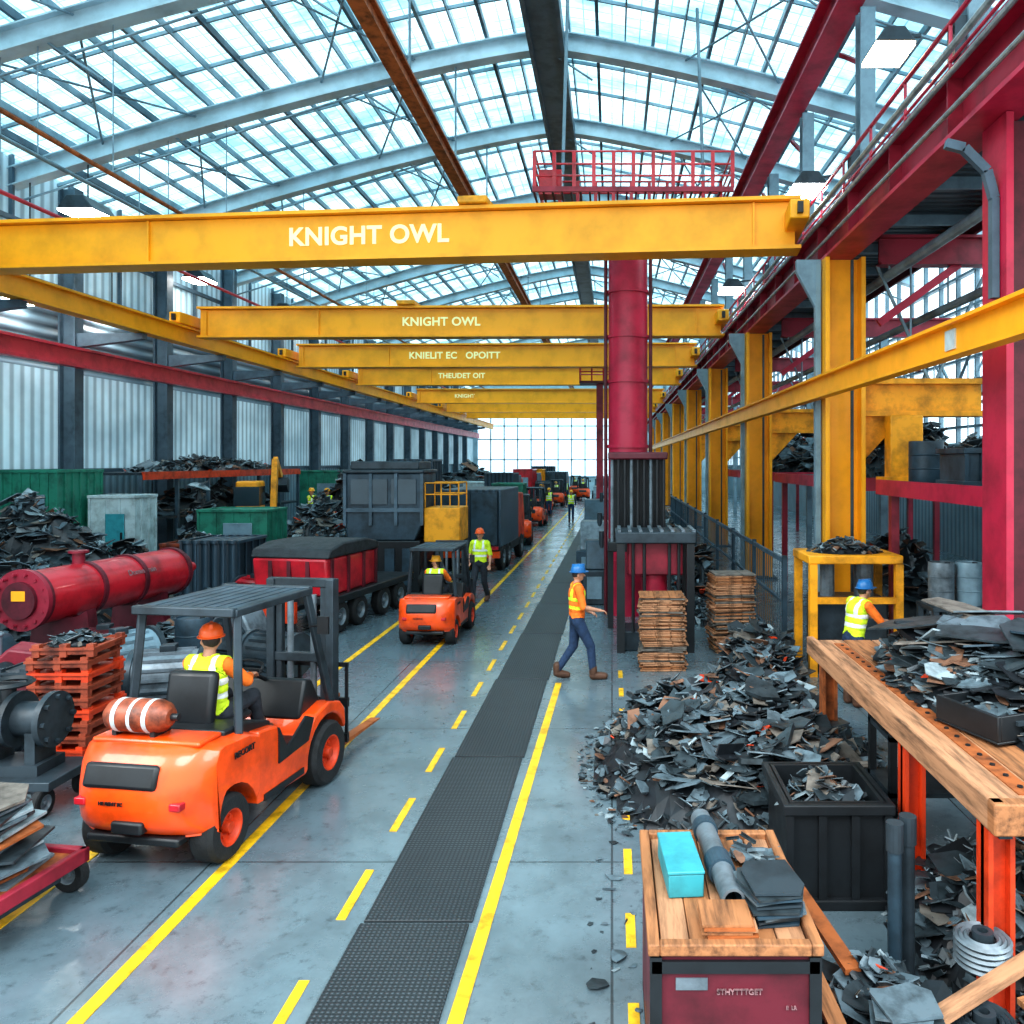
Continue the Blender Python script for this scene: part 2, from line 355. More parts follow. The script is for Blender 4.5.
# ---------------------------------------------------------------- shell of the hall
CXR=-1.74
def rz_(X):
    u=abs(X-CXR)/14.6
    return 15-3.7*(min(1.05,u)**1.25)
YE=95
struct(MB().bb(-17,13.2,-2,YE+1,-.3,0).done('floor','floor'))
Vs=[];Fs=[];xs=[-16.5+i*(29.5/40) for i in range(41)]
for x in xs: Vs+=[(x,3,rz_(x)+.5),(x,YE,rz_(x)+.5)]
for i in range(40): Fs.append((2*i,2*i+1,2*i+3,2*i+2))
struct(geo_obj('ceiling',Vs,Fs,[0]*40,['roofglass']))
struct(MB().bb(-16.7,-16.4,4,YE,0,3.1).done('wall_left','lowwall'))
struct(geo_obj('wall_left_panels',[(-16.5,4,3.1),(-16.5,YE,3.1),(-16.5,YE,6.1),(-16.5,4,6.1)],[(0,1,2,3)],[0],['siding']))
struct(geo_obj('wall_left_upper',[(-16.5,4,6.1),(-16.5,YE,6.1),(-16.5,YE,8.5),(-16.5,4,8.5)],[(0,1,2,3)],[0],['louver']))
struct(geo_obj('window_1',[(-16.5,4,8.5),(-16.5,YE,8.5),(-16.5,YE,11.8),(-16.5,4,11.8)],[(0,1,2,3)],[0],['siding']))
struct(MB().bb(12.6,12.8,4,YE,0,3.0).done('wall_right','lowwall'))
struct(geo_obj('window_2',[(12.7,4,3),(12.7,YE,3),(12.7,YE,11.8),(12.7,4,11.8)],[(0,1,2,3)],[0],['glass']))
mb=MB()
for i in range(60): y=5+i*1.5; mb.bb(12.5,12.65,y,y+.1,3,11.8)
for z in (3,3.8,4.6,5.4,6.2,7.0,7.8,8.8,10,11.7): mb.bb(12.45,12.65,4,YE,z,z+.09)
struct(mb.done('trim_50','steel'))
mb=MB()
for i in range(38): y=5+i*2.4; mb.bb(-16.45,-16.35,y,y+.1,8.5,11.8)
for z in (8.5,10.0): mb.bb(-16.45,-16.3,4,YE,z,z+.12)
mb.bb(-16.46,-16.36,4,YE,3.05,3.2)
struct(mb.done('trim_52','colsteel'))
# back wall with big window
mb=MB();mb.bb(-16.6,-16,YE,YE+.3,0,9.5);mb.bb(0,12.8,YE,YE+.3,0,9.5);mb.bb(-16,0,YE,YE+.3,0,1.6)
pr=[(-16.6,9.3)]+[(x,rz_(x)+.45) for x in xs]+[(12.8,9.3)]
mb.prism(pr,'Y',YE,YE+.3);struct(mb.done('wall_back','lsteel'))
struct(MB().bb(-16,0,YE+.1,YE+.15,1.6,9.3).done('window_3','glass'))
mb=MB()
for i in range(11): mb.bb(-16+i*1.6-.07,-16+i*1.6+.07,YE-.1,YE+.1,1.6,9.3)
for z in (1.6,3.6,6.0,7.6,9.2): mb.bb(-16,0,YE-.1,YE+.1,z,z+.14)
struct(mb.done('trim_51','lsteel'))
# purlins
for i in range(37):
    x=-15.6+i*.76
    z=rz_(x)+.33;w_=.045 if i%2==0 else .02
    struct(MB().bb(x-w_,x+w_,4,YE,z-.08,z+.1).done('trim_%d'%(100+i),'steel' if i%4 else 'colsteel'))
# ridge walkway
r=thing('ridge_beam','dark grated beam running along the roof ridge','beam',(CXR,4,14.2))
MB().bb(CXR-.42,CXR+.42,4,YE,14.5,14.62).done('grating','colsteel',r,world=True)
for s in(-1,1): MB().bb(CXR+s*.42-.05,CXR+s*.42+.05,4,YE,14.35,14.85).done('side_channel','colsteel',r,world=True)
# trusses
TY=[11.5,17,22,27.5,34.5,41,48,55,62,69,76,83,90]
for k,y in enumerate(TY):
    r=thing('roof_truss','blue grey steel roof frame arching over the hall, %s counted from the camera'%ORD[k],'roof truss',(CXR,y,11),0,'arched roof frames')
    pts=[(x,rz_(x)) for x in xs]
    MB().prism([(x,z+.16) for x,z in pts]+[(x,z-.3) for x,z in pts[::-1]],'Y',y-.05,y+.05).done('web','lsteel',r,world=True)
    for dz in(.16,-.33):
        MB().prism([(x,z+dz+.04) for x,z in pts]+[(x,z+dz) for x,z in pts[::-1]],'Y',y-.2,y+.2).done('flange','lsteel',r,world=True)
    if k<8:
        mb=MB()
        for xx in (-12,-7,CXR,3.5,8): mb.tube((xx,y,rz_(xx)-.3),(xx+1.2,y,rz_(xx)-1.1),.03,n=6)
        mb.tube((-16.2,y,10.6),(-6,y,rz_(-6)-.4),.035,n=6);mb.tube((12.5,y,10.4),(3,y,rz_(3)-.4),.035,n=6)
        if k<7:
            y2=TY[k+1]
            for xa in (-14,-8,2,8):
                mb.tube((xa,y,rz_(xa)+.1),(xa+2.6,y2,rz_(xa+2.6)+.1),.03,n=6);mb.tube((xa+2.6,y,rz_(xa+2.6)+.1),(xa,y2,rz_(xa)+.1),.03,n=6)
        mb.parts('tie_rod','steel',r,world=True)
for k,y in enumerate([14.2,15.6,18.7,20.4,23.8,25.6,29.8,32.1,36.7,38.9,43.2,45.6,50,52.5]):
    mb=MB();pts=[(x,rz_(x)+.38) for x in xs]
    mb.prism([(x,z+.04) for x,z in pts]+[(x,z-.05) for x,z in pts[::-1]],'Y',y-.025,y+.025)
    struct(mb.done('trim_%d'%(60+k),'steel'))
# wall columns left
ys=[9.2,14,18.9]+[23.8+4.9*i for i in range(14)]
for k,y in enumerate(ys):
    r=thing('wall_column','dark steel column on the left wall, %s from the camera'%ORD[k],'column',(-16.1,y,0),0,'steel columns of the left wall')
    MB().bb(-.22,.22,-.04,.04,0,11.5).done('web','colsteel',r)
    for s in(-1,1): MB().bb(s*.22-.03,s*.22+.03,-.2,.2,0,11.5).done('flange','colsteel',r)
    MB().prism([(.25,6.8),(2.2,7.05),(2.2,7.22),(.25,7.22)],'Y',-.12,.12).done('bracket','colsteel',r)
r=thing('wall_rail','pinkish red steel rail running along the left wall','beam',(-15.6,50,6.3))
MB().bb(-15.7,-15.6,4,94,6.2,6.7).done('web','railred',r,world=True)
for z in(6.2,6.7): MB().bb(-15.75,-15.5,4,94,z-.04,z+.04).done('flange','railred',r,world=True)
r=thing('crane_runway','yellow crane runway beam along the left side of the hall','beam',(-14,50,7.3))
MB().bb(-14.06,-13.94,4,94,7.3,7.8).done('web','yellow',r,world=True)
for z in(7.27,7.78): MB().bb(-14.2,-13.8,4,94,z-.03,z+.03).done('flange','yellow',r,world=True)
r=thing('monorail_beam','rusty orange monorail beam hanging under the roof','beam',(-4.3,40,11.3))
MB().bb(-4.35,-4.25,8,92,11.15,11.5).done('web','rust',r,world=True)
for z in(11.15,11.5): MB().bb(-4.45,-4.15,8,92,z-.025,z+.025).done('flange','rust',r,world=True)
mb=MB()
for y in TY[:7]: mb.tube((-4.3,y,11.5),(-4.3,y,rz_(-4.3)-.2),.03,n=6)
mb.parts('hanger','steel',r,world=True)
for k,(x,z,c,nm) in enumerate([(-13,9.15,'railred','thin crimson pipe above the left crane runway'),(-12.2,9.9,'steel','thin grey cable pipe high on the left side'),(-10.6,9.5,'rust','thin rusty pipe hanging left of the monorail beam')]):
    r=thing('pipe',nm,'pipe',(x,8,z));MB().tube((x,8,z),(x,90,z),.05,n=8).done('tube',c,r,world=True)
    mb=MB()
    for y in TY[:6]: mb.tube((x,y,z),(x,y,rz_(x)-.32),.014,n=5)
    mb.parts('hanger','steel',r,world=True)
# ---------------------------------------------------------------- cranes
TX=['KNIGHT OWL','KNIGHT OWL','KNIELIT EC   OPOITT','THEUDET OIT','KNIGHT','','']
for k,(y0,y1) in enumerate([(17.3,15.6),(26.6,26.2),(34.9,34.5),(43,42.6),(56,56),(66,66),(75,75)]):
    xa,xb=-14.1,3.65;L_=math.hypot(xb-xa,y1-y0);a=math.atan2(y1-y0,xb-xa)
    r=thing('overhead_crane','yellow overhead crane girder%s spanning the hall, %s from the camera'%([' with large cream lettering',' with small cream lettering',' with faded lettering',' with blurred lettering','','',''][k],ORD[k]),'overhead crane',((xa+xb)/2,(y0+y1)/2,7.5),a,'overhead cranes')
    h=L_/2;H=.98
    g=MB().bb(-h+.5,h-.1,-.14,.14,.06,H-.05).done('girder','yellow',r)
    for z in(.03,H): MB().bb(-h+.45,h,-.3,.3,z-.035,z+.035).done('flange','yellow',g)
    mb=MB()
    for i in (-.92,-.5,.9): mb.bb(i*h-.02,i*h+.02,-.2,.2,.06,H-.05)
    mb.parts('stiffener','yellow',g)
    for s in(-1,1):
        e=MB().bb(s*(h-.12)-.18,s*(h-.12)+.18,-1.0,1.0,.36,.72).done('end_carriage','yellow',r,bevel=.03)
        MB().bb(s*(h-.12)-.05,s*(h-.12)+.05,-1.1,-.98,.44,.64).bb(s*(h-.12)-.05,s*(h-.12)+.05,.98,1.1,.44,.64).parts('buffer','black',e)
    if TX[k]:
        px=[371,442,455,462,465][k];yy=(y0+y1)/2;lx=(px-CX)*yy/F-(xa+xb)/2
        text(TX[k],[.51,.39,.4,.38,.36][k],'letter' ,g,(lx,-.15,.5),bold=.03,space=1.05)
    if k in(0,1,3):
        xx=[2.5,-1.5,0,-3][k]
        MB().bb(xx-.3,xx+.3,-.4,.4,H+.05,H+.2).done('trolley','yellow2',r,bevel=.03)
# lamps
def lamp(label,loc,warm=False,s=1,drop=1.5,arm=False):
    r=thing('ceiling_lamp',label,'lamp',loc,0,'hanging hall lamps')
    MB().prism([(-.3*s,0),(.3*s,0),(.14*s,.22*s),(-.14*s,.22*s)],'Y',-.35*s,.35*s).done('housing','dsteel',r,bevel=.02)
    MB().bb(-.29*s,.29*s,-.34*s,.34*s,-.07,-.005).done('diffuser','lampw' if warm else 'lamp',r)
    if arm: MB().bar((0,0,.2*s),(arm,0,.25*s),.05).done('bracket_arm','dsteel',r)
    else: MB().tube((0,0,.2*s),(0,0,drop),.02,n=6).done('suspension_rod','dsteel',r)
lamp('warm square lamp at upper right above the walkway railing',P(888,52,12.2),True,1.0,arm=.5)
lamp('white lamp above the walkway railing, behind the warm lamp',P(806,190,17),False,1.2,arm=.6)
lamp('small white lamp beyond the right end of the nearest crane',P(731,290,27),False,1.3,arm=.7)
lamp('bright white lamp at upper left above the nearest crane',P(88,214,22),False,1.6,2.2)
for k,(px,py,Y) in enumerate([(200,280,30),(287,312,36),(335,335,44),(112,316,26),(380,352,52),(30,300,22),(420,368,60)]):
    z=P(px,py,Y);lamp('small white lamp over the left crane runway, '+['seen above the second crane end','between the second and third cranes','between the third and fourth cranes','below the nearest crane near the louvres','far down the hall','at the far left edge','farthest of its row'][k],z,False,1.4,max(.6,rz_(z.x)-z.z))

# ---------------------------------------------------------------- floor markings and mats
def sl_line(nm,xa,ya,xb,yb,w):
    struct(MB().prism([(xa-w/2,ya),(xa+w/2,ya),(xb+w/2,yb),(xb-w/2,yb)],'Z',.0,.006).done(nm,'ylw_line'))
sl_line('trim_30',-3.26,3.2,-2.92,60,.1)
sl_line('trim_31',-.98,3.2,-.82,12.3,.095)
sl_line('trim_32',-4.5,5,-4.6,60,.1)
mb=MB();y=3.1
while y<70: mb.bb(-2.05,-1.98,y,y+.72,0,.006);y+=1.42
struct(mb.done('trim_33','ylw_line'))
mb=MB();y=3.6
while y<13: mb.bb(.1,.17,y,y+.42,0,.006);y+=1.0
struct(mb.done('trim_34','ylw_line'))
y=2.6
for k in range(13):
    l=3.3
    tag(MB().bb(-.4,.4,0,l-.03,0,.018).done('floor_mat','mat',bevel=.004,loc=(-1.465+.012*y*.5,y,0)),'dark woven walkway mat on the aisle floor, %s from the camera'%ORD[k],'floor mat','woven mats laid along the aisle');y+=l
# ---------------------------------------------------------------- persons
BASE=dict(pel=(0,0,.95),che=(0,0,1.27),neck=(0,-.01,1.49),head=(0,.02,1.64),
 hipR=(.09,0,.92),kneR=(.1,.02,.5),ankR=(.1,-.02,.09),toeR=(.11,.15,.035),
 hipL=(-.09,0,.92),kneL=(-.1,.02,.5),ankL=(-.1,-.02,.09),toeL=(-.11,.15,.035),
 shoR=(.185,0,1.43),elbR=(.25,-.03,1.15),wriR=(.26,.06,.92),hanR=(.0,.25,-1),
 shoL=(-.185,0,1.43),elbL=(-.25,-.03,1.15),wriL=(-.26,.06,.92),hanL=(0,.25,-1),yaw=0)
def person(label,loc,rz=0,pose={},shirt='hivor',vest='hiviz',trs='denim',hat='hatb',vox=.008,group=None,scale=1,boots='boot',sleeve=2,tape='refl'):
    J=dict(BASE);J.update(pose);V_={k:Vector(v) for k,v in J.items() if k!='yaw'}
    pr=[];cap=lambda a,b,r1,r2,t:pr.append((Vector(a),Vector(b),r1,r2,t))
    mb=MB()
    def C(a,b,r1,r2,t):
        a=Vector(a);b=Vector(b);cap(a,b,r1,r2,t);mb.tube(a,b,r1,r2,12);mb.ball(a,(r1,)*3);mb.ball(b,(r2,)*3)
    def E(c,r,t): cap(c,Vector(c)+Vector((0,0,.001)),sum(r)/3,sum(r)/3,t);mb.ball(c,r)
    pel,che,nk,hd=V_['pel'],V_['che'],V_['neck'],V_['head']
    E(pel+Vector((0,0,.0)),(.165,.115,.12),'hip')
    for f in(.25,.5,.75,1.0):
        q=pel.lerp(che,f);w_=.145+.03*f;mb.ball(q,(w_,.105+.01*f,.13));
        for s in(-1,1): cap(q+Vector((s*.05,0,0)),q+Vector((s*.051,0,0)),.115,.115,'tor')
    E(che+Vector((0,.0,.06)),(.175,.12,.14),'tor')
    cap(V_['shoL'].lerp(V_['shoR'],.15),V_['shoL'].lerp(V_['shoR'],.85),.085,.085,'tor')
    mb.tube(V_['shoL'],V_['shoR'],.062,.062,12)
    C(nk-Vector((0,0,.05)),hd-Vector((0,.01,.06)),.062,.052,'head')
    Ry=Matrix.Rotation(J['yaw'],3,'Z');hp=lambda x,y,z:hd+Ry@Vector((x,y,z))
    E(hd,(.077,.093,.112),'head');E(hp(0,.03,-.062),(.052,.055,.05),'head')
    C(hp(0,.088,.0),hp(0,.106,-.028),.01,.014,'head')
    for s in(-1,1): E(hp(s*.078,-.005,-.012),(.013,.02,.03),'head')
    for s in 'RL':
        C(V_['hip'+s],V_['kne'+s],.088,.062,'leg');C(V_['kne'+s],V_['ank'+s],.06,.042,'leg' )
        an,to=V_['ank'+s],V_['toe'+s]
        C(an-Vector((0,0,.035)),to,.05,.042,'boot');C(an+Vector((0,0,.08)),an,.05,.05,'boot')
        C(V_['sho'+s],V_['elb'+s],.06,.046,'uarm');C(V_['elb'+s],V_['wri'+s],.044,.029,'farm')
        w0=V_['wri'+s];d=V_['han'+s].normalized();sg=1 if s=='R' else -1
        side=Vector((1,0,0))-d*d.x
        side=(side.normalized() if side.length>.2 else Vector((0,1,0)))
        nrm=d.cross(side).normalized()*1.0
        if nrm.dot(Vector((0,.3,-1)))<0: nrm=-nrm
        C(w0,w0+d*.04,.028,.026,'hand')
        for i in range(4): C(w0+d*.03+side*(-.012+.008*i),w0+d*.085+side*(-.031+.0205*i),.014,.0125,'hand')
        for i,ln in enumerate((.034,.043,.045,.038)):
            p0=w0+d*.085+side*(-.031+.0205*i);p1=p0+(d*.85+nrm*.5).normalized()*ln;p2=p1+(d*.35+nrm).normalized()*ln*.8
            C(p0,p1,.0105,.0098,'hand');C(p1,p2,.0098,.0085,'hand')
        t0=w0+d*.03-side*sg*.02;t1=t0+(d*.6-side*sg*.8+nrm*.3).normalized()*.042;t2=t1+(d*.9-side*sg*.1+nrm*.4).normalized()*.034
        C(t0,t1,.014,.012,'hand');C(t1,t2,.012,.01,'hand')
    me=bpy.data.meshes.new('b');mb.b.to_mesh(me);mb.b.free()
    ob=bpy.data.objects.new('tmp',me);col.objects.link(ob)
    md=ob.modifiers.new('r','REMESH');md.mode='VOXEL';md.voxel_size=vox
    sm=ob.modifiers.new('s','SMOOTH');sm.factor=.5;sm.iterations=2
    bpy.context.view_layer.update()
    bm_=bpy.data.meshes.new_from_object(ob.evaluated_get(bpy.context.evaluated_depsgraph_get()))
    bpy.data.objects.remove(ob)
    nv=len(bm_.vertices);co=np.empty(nv*3);bm_.vertices.foreach_get('co',co);co=co.reshape(-1,3)
    no=np.empty(nv*3);bm_.vertices.foreach_get('normal',no);no=no.reshape(-1,3)
    npoly=len(bm_.polygons);ce=np.empty(npoly*3);bm_.polygons.foreach_get('center',ce);ce=ce.reshape(-1,3)
    tags=['hip','tor','head','leg','boot','uarm','farm','hand'];best=np.full(npoly,1e9);ti=np.zeros(npoly,int)
    for a,b_,r1,r2,t in pr:
        a=np.array(a);d=np.array(b_)-a;u=np.clip(((ce-a)@d)/max(d@d,1e-9),0,1)
        ds=np.linalg.norm(ce-a-u[:,None]*d,axis=1)-(r1+(r2-r1)*u);k=ds<best;best[k]=ds[k];ti[k]=tags.index(t)
    bm_.materials.clear()
    for p in bm_.polygons: p.use_smooth=True
    root=thing('person',label,'person',loc,rz,group,scale)
    body=fin(bm_,'body','skin',root)
    polys=[tuple(p.vertices) for p in bm_.polygons]
    def shell(nm,ts,off,mats,fn=None,extra=None):
        ids=[tags.index(t) for t in ts];sel=np.nonzero(np.isin(ti,ids) if extra is None else (np.isin(ti,ids)&extra))[0]
        used={};vv=[];ff=[];mi=[]
        for i in sel:
            f=[]
            for v in polys[i]:
                if v not in used: used[v]=len(vv);vv.append(tuple(co[v]+no[v]*off))
                f.append(used[v])
            ff.append(f);mi.append(fn(ce[i]) if fn else 0)
        if not ff:return
        me=bpy.data.meshes.new(nm);me.from_pydata(vv,[],ff);me.polygons.foreach_set('material_index',mi);me.polygons.foreach_set('use_smooth',[True]*len(ff));me.update()
        o=fin(me,nm,mats,root);so=o.modifiers.new('s','SOLIDIFY');so.thickness=off*.8;so.offset=-1;return o
    shell('trousers',['hip','leg'],.012,trs)
    shell('boots',['boot'],.014,boots)
    shell('shirt',['tor','uarm']+(['farm'] if sleeve==2 else []),.009,[shirt,'refl'])
    if vest:
        cz=che.z
        st=lambda c:1 if (abs(c[2]-(cz-.13))<.028 or abs(c[2]-(cz+.0))<.025 or (c[2]>cz+.02 and abs(abs(c[0])-.1)<.022)) else 0
        shell('safety_vest',['tor'],.022,[vest,tape],st)
    he=MB();he.lathe([(.118,0),(.118,.03),(.108,.068),(.082,.1),(.045,.118),(0,.122)],(0,0,0),'Z',24);he.lathe([(.1,-.006),(.138,-.008),(.14,.0),(.11,.008)],(0,0,0),'Z',24,True)
    he.box((0,.12,-.0),(.15,.07,.01));he.bar((0,-.1,.07),(0,.1,.07),.03,.1)
    o=he.done('hard_hat',hat,root,bevel=0);o.data.transform(Matrix.Translation(hd+Vector((0,0,.042)))@Ry.to_4x4()@Matrix.Diagonal((.88,1.0,1,1)))
    e=MB()
    for s in(-1,1): e.ball(hp(s*.03,.086,.012),(.013,.009,.008),1)
    e.done('eyes','black',root)
    MB().ball(hp(0,.083,-.055),(.024,.009,.005),1).done('mouth','darkred',root)
    MB().ball(hd+Ry@Vector((0,-.022,.01)),(.08,.083,.085)).done('hair','hair',root)
    return root
SEAT=dict(pel=(0,-.27,1.06),che=(0,-.3,1.37),neck=(0,-.29,1.58),head=(0,-.25,1.73),
 hipR=(.1,-.24,1.04),kneR=(.15,.17,1.1),ankR=(.14,.3,.72),toeR=(.14,.46,.68),hipL=(-.1,-.24,1.04),kneL=(-.15,.17,1.1),ankL=(-.14,.3,.72),toeL=(-.14,.46,.68),
 shoR=(.185,-.29,1.52),elbR=(.27,-.1,1.32),wriR=(.16,.1,1.31),hanR=(-.2,1,.1),shoL=(-.185,-.29,1.52),elbL=(-.27,-.1,1.32),wriL=(-.16,.1,1.31),hanL=(.2,1,.1))

# ---------------------------------------------------------------- forklift
def arc(cy,cz,r,a0,a1,n=9): return [(cy+r*cos(R(a0+(a1-a0)*i/n)),cz+r*sin(R(a0+(a1-a0)*i/n))) for i in range(n+1)]
def forklift(label,loc,rz,group='orange forklifts along the aisle',scale=1,gas=True):
    r=thing('forklift',label,'forklift',loc,rz,group,scale)
    W=.62
    prof=[(-1.17,.34),(-1.12,.31)]+arc(-.83,.28,.36,172,20)+[(-.44,.45),(-.44,.98),(-.6,1.04),(-1.0,1.07),(-1.14,1.05),(-1.22,.99),(-1.28,.88),(-1.32,.74),(-1.33,.6),(-1.3,.46),(-1.24,.38)]
    rings=[]
    for i in range(17):
        t=-1+2*i/16;x=W*sin(t*pi/2);u=abs(x)/W;ring=[]
        for y_,z_ in prof:
            k=max(0,(-.9-y_)/.43);yy=y_+.26*k*u**4.5
            zz=z_-(.06*u**5 if z_>.9 else 0)
            ring.append((x,yy,zz))
        rings.append(ring)
    cw=MB().loft(rings).done('counterweight','orange',r,bevel=.03)
    MB().box((-.06,-1.285,.85),(.66,.06,.2),(R(-16),0,0)).done('air_vent','black',cw,bevel=.03)
    MB().bb(-.12,.16,-1.34,-1.2,.4,.5).done('tow_bracket','black',cw,bevel=.02)
    MB().bb(-.42,.42,-1.25,-1.1,.28,.35).done('lower_skirt','black',cw,bevel=.02)
    for s in(-1,1): MB().bb(s*.43-.05,s*.43+.05,-1.31,-1.15,.6,.66).done('tail_lamp','red',cw,bevel=.01)
    text('HE RENT SC',.04,'black',cw,(-.12,-1.336,.64),(pi/2,0,0))
    MB().bb(-.5,.5,-1.1,-.8,1.04,1.085).done('top_panel','orange',cw,bevel=.02)
    bd=MB().prism([(-.43,.3),(.38,.26)]+arc(.82,.33,.40,185,20)+[(1.2,.55),(1.18,.7),(1.08,.8),(.85,.86),(.55,.8),(.42,.62),(-.02,.58),(-.12,.92),(-.43,.96)],'X',-W+.02,W-.02).done('chassis','orange',r,bevel=.05)
    for s in(-1,1):
        MB().bb(s*.6-.012,s*.6+.012,-.35,.32,.3,.36).done('side_step','black',bd)
        MB().prism([(-.12,.56),(.4,.6),(.5,.8),(.36,.86),(.02,.66),(-.12,.9)],'X',s*.604-.012,s*.604+.012).done('side_panel','black',bd)
    text('RECORT',.075,'black',bd,(.635,-.68,.88),(pi/2,0,pi/2),.02)
    MB().bb(-.5,.5,-.02,.42,.6,.63).done('floor_plate','black',r)
    MB().prism([(.5,.76),(.95,.82),(.75,1.12),(.62,1.15)],'X',-.45,.45).done('dashboard','black',r,bevel=.03)
    MB().prism([(-.78,1.08),(-.45,1.06),(-.08,.95),(-.08,.9),(-.78,.98)],'X',-.5,.5).done('hood','black',r,bevel=.02)
    st=MB().bb(-.25,.25,-.48,.03,.94,1.02).done('seat','black',r,bevel=.05)
    MB().box((0,-.52,1.26),(.48,.11,.5),(R(-10),0,0)).done('backrest','black',st,bevel=.05)
    sw=MB();sw.tube((0,.62,1.13),(0,.3,1.3),.022)
    for i in range(16):
        a,b_=i*pi/8,(i+1)*pi/8;q=lambda t:Vector((.17*cos(t),.3+.12*sin(t)*.6,1.32+.17*sin(t)*.45))
        sw.tube(q(a),q(b_),.014,n=6)
    sw.bar((-.16,.3,1.32),(.16,.3,1.32),.02);sw.done('steering_wheel','black',r)
    g=MB();T=2.06
    for s in(-1,1):
        g.bar((s*.53,-.62,1.0),(s*.47,-.55,T),.07,.07);g.bar((s*.55,.95,.82),(s*.47,.6,T),.06,.08);g.bar((s*.48,-.62,T),(s*.48,.66,T),.07,.07)
    g.bb(-.5,.5,-.66,-.58,T-.03,T+.05);g.bb(-.5,.5,.6,.68,T-.03,T+.05)
    g.done('overhead_guard','dsteel',r,bevel=.012)
    g=MB()
    for i in range(8): x=-.42+i*.12;g.bb(x-.05,x+.05,-.6,.62,T+.01,T+.035)
    g.parts('guard_bar','navy',r)
    for s in(-1,1): MB().bb(s*.4-.05,s*.4+.05,.66,.72,T-.14,T-.04).done('work_light','black',r,bevel=.01)
    if gas:
        gx=-.16;gb=MB();o=(gx,-.96,1.24)
        gb.lathe([(0,-.31),(.07,-.3),(.12,-.25),(.14,-.18),(.14,.18),(.12,.25),(.07,.3),(0,.31)],o,'X',24)
        gb.mi=1
        for a,b_ in((-.02,.01),(-.17,-.13),(.12,.16)): gb.lathe([(.138,a),(.143,a),(.143,b_),(.138,b_)],o,'X',24,True)
        gb=gb.done('gas_bottle',['tank','white'],r)
        MB().bb(gx-.2,gx-.16,-1.04,-.84,1.07,1.13).bb(gx+.16,gx+.2,-1.04,-.84,1.07,1.13).parts('bottle_cradle','black',gb)
        MB().tube((gx+.3,-.96,1.24),(gx+.37,-.96,1.24),.03).done('valve','black',gb)
    ms=MB()
    for s in(-1,1): ms.bb(s*.36-.045,s*.36+.045,1.27,1.41,.08,2.08);ms.bb(s*.27-.035,s*.27+.035,1.3,1.38,.08,2.0)
    for z in(.3,1.2,2.04): ms.bb(-.4,.4,1.29,1.36,z-.05,z+.05)
    ms=ms.done('mast','dsteel',r,bevel=.008)
    for s in(-1,1): MB().tube((s*.14,1.33,.15),(s*.14,1.33,1.9),.035).done('lift_cylinder','grey',ms)
    cg=MB();cg.bb(-.5,.5,1.42,1.47,.22,.32).bb(-.5,.5,1.42,1.47,.62,.72)
    for i in range(6): x=-.48+i*.192;cg.bb(x-.015,x+.015,1.43,1.46,.3,1.1)
    cg.bb(-.5,.5,1.43,1.46,1.07,1.12).done('load_backrest','black',ms)
    for s in(-1,1): MB().bb(s*.3-.06,s*.3+.06,1.47,1.52,.12,.75).prism([(1.47,.1),(2.55,.12),(2.55,.135),(1.47,.16)],'X',s*.3-.06,s*.3+.06).done('fork','rust',ms)
    for s in(-1,1):
        wheel(r,(s*.5,-.83,.28),.28,.22,'redorange');wheel(r,(s*.51,.82,.33),.33,.24,'redorange')
    MB().bb(-.45,.45,-.86,-.8,.25,.31).done('axle','black',r)
    MB().tube((.5,.6,1.7),(.62,.6,1.72),.012).box((.66,.6,1.72),(.12,.03,.18)).done('mirror','black',r)
    return r
FL=(-3.72,7.75,0);fr=-R(9)
f1=forklift('large orange forklift with a banded gas bottle, nearest the camera',FL,fr)
f2=forklift('orange forklift with seated driver behind the nearest one, beside the walking worker',(-3.4,15.7,0),-R(2),scale=.84,gas=False)
for k,(x,y,a) in enumerate([(-3.95,33.5,4),(-4.2,43,-3),(-4.5,52,5),(-4.3,62,0),(-2.6,72,3),(-5.9,35.5,20),(-3.6,80,0),(.9,66,10),(-6.2,47.8,-15),(-4.9,57,12)]):
    dup(f2,(x,y,0),R(a),['small orange forklift beyond the dark truck on the left','distant orange forklift behind the third one','far orange forklift before the end windows','very distant orange forklift by the left line','very distant orange forklift in mid aisle','small orange forklift standing left of the third one','farthest orange forklift by the end windows','far orange forklift on the right of the aisle','far orange forklift beside the slate container','far turned orange forklift by the crimson container'][k],scale=.97)
d1=person('driver in yellow vest, orange shirt and orange hard hat seated in the nearest forklift',FL,fr,dict(SEAT,yaw=R(35)),'hivor','hiviz','dcloth','hato',.008,sleeve=2)
d2=person('driver in yellow vest and yellow hard hat seated in the second forklift',(-3.4,15.7,0),-R(2),dict(SEAT,yaw=R(70)),'hivor','hiviz','dcloth','haty',.009,scale=.84)
WALK=dict(kneR=(.1,.2,.52),ankR=(.1,.24,.1),toeR=(.11,.42,.05),kneL=(-.09,-.04,.5),ankL=(-.1,-.3,.12),toeL=(-.11,-.14,.04))
person('worker in orange shirt, blue hard hat and jeans striding right across the mat',(-.55,12.55,0),-R(78),dict(WALK,che=(0,.0,1.27),elbR=(.24,.06,1.16),wriR=(.22,.3,1.1),hanR=(0,1,-.1),elbL=(-.25,.02,1.16),wriL=(-.22,.24,1.0),hanL=(0,1,-.3)),'hivor','hivor','denim','hatb',.008,sleeve=1,tape='hiviz')
person('worker in yellow vest and orange hard hat walking beside the second forklift',(-3.2,19.4,0),R(172),dict(WALK,elbR=(.27,-.08,1.17),wriR=(.24,.12,1.0)),'hiviz','hiviz','dcloth','hato',.009,sleeve=1)
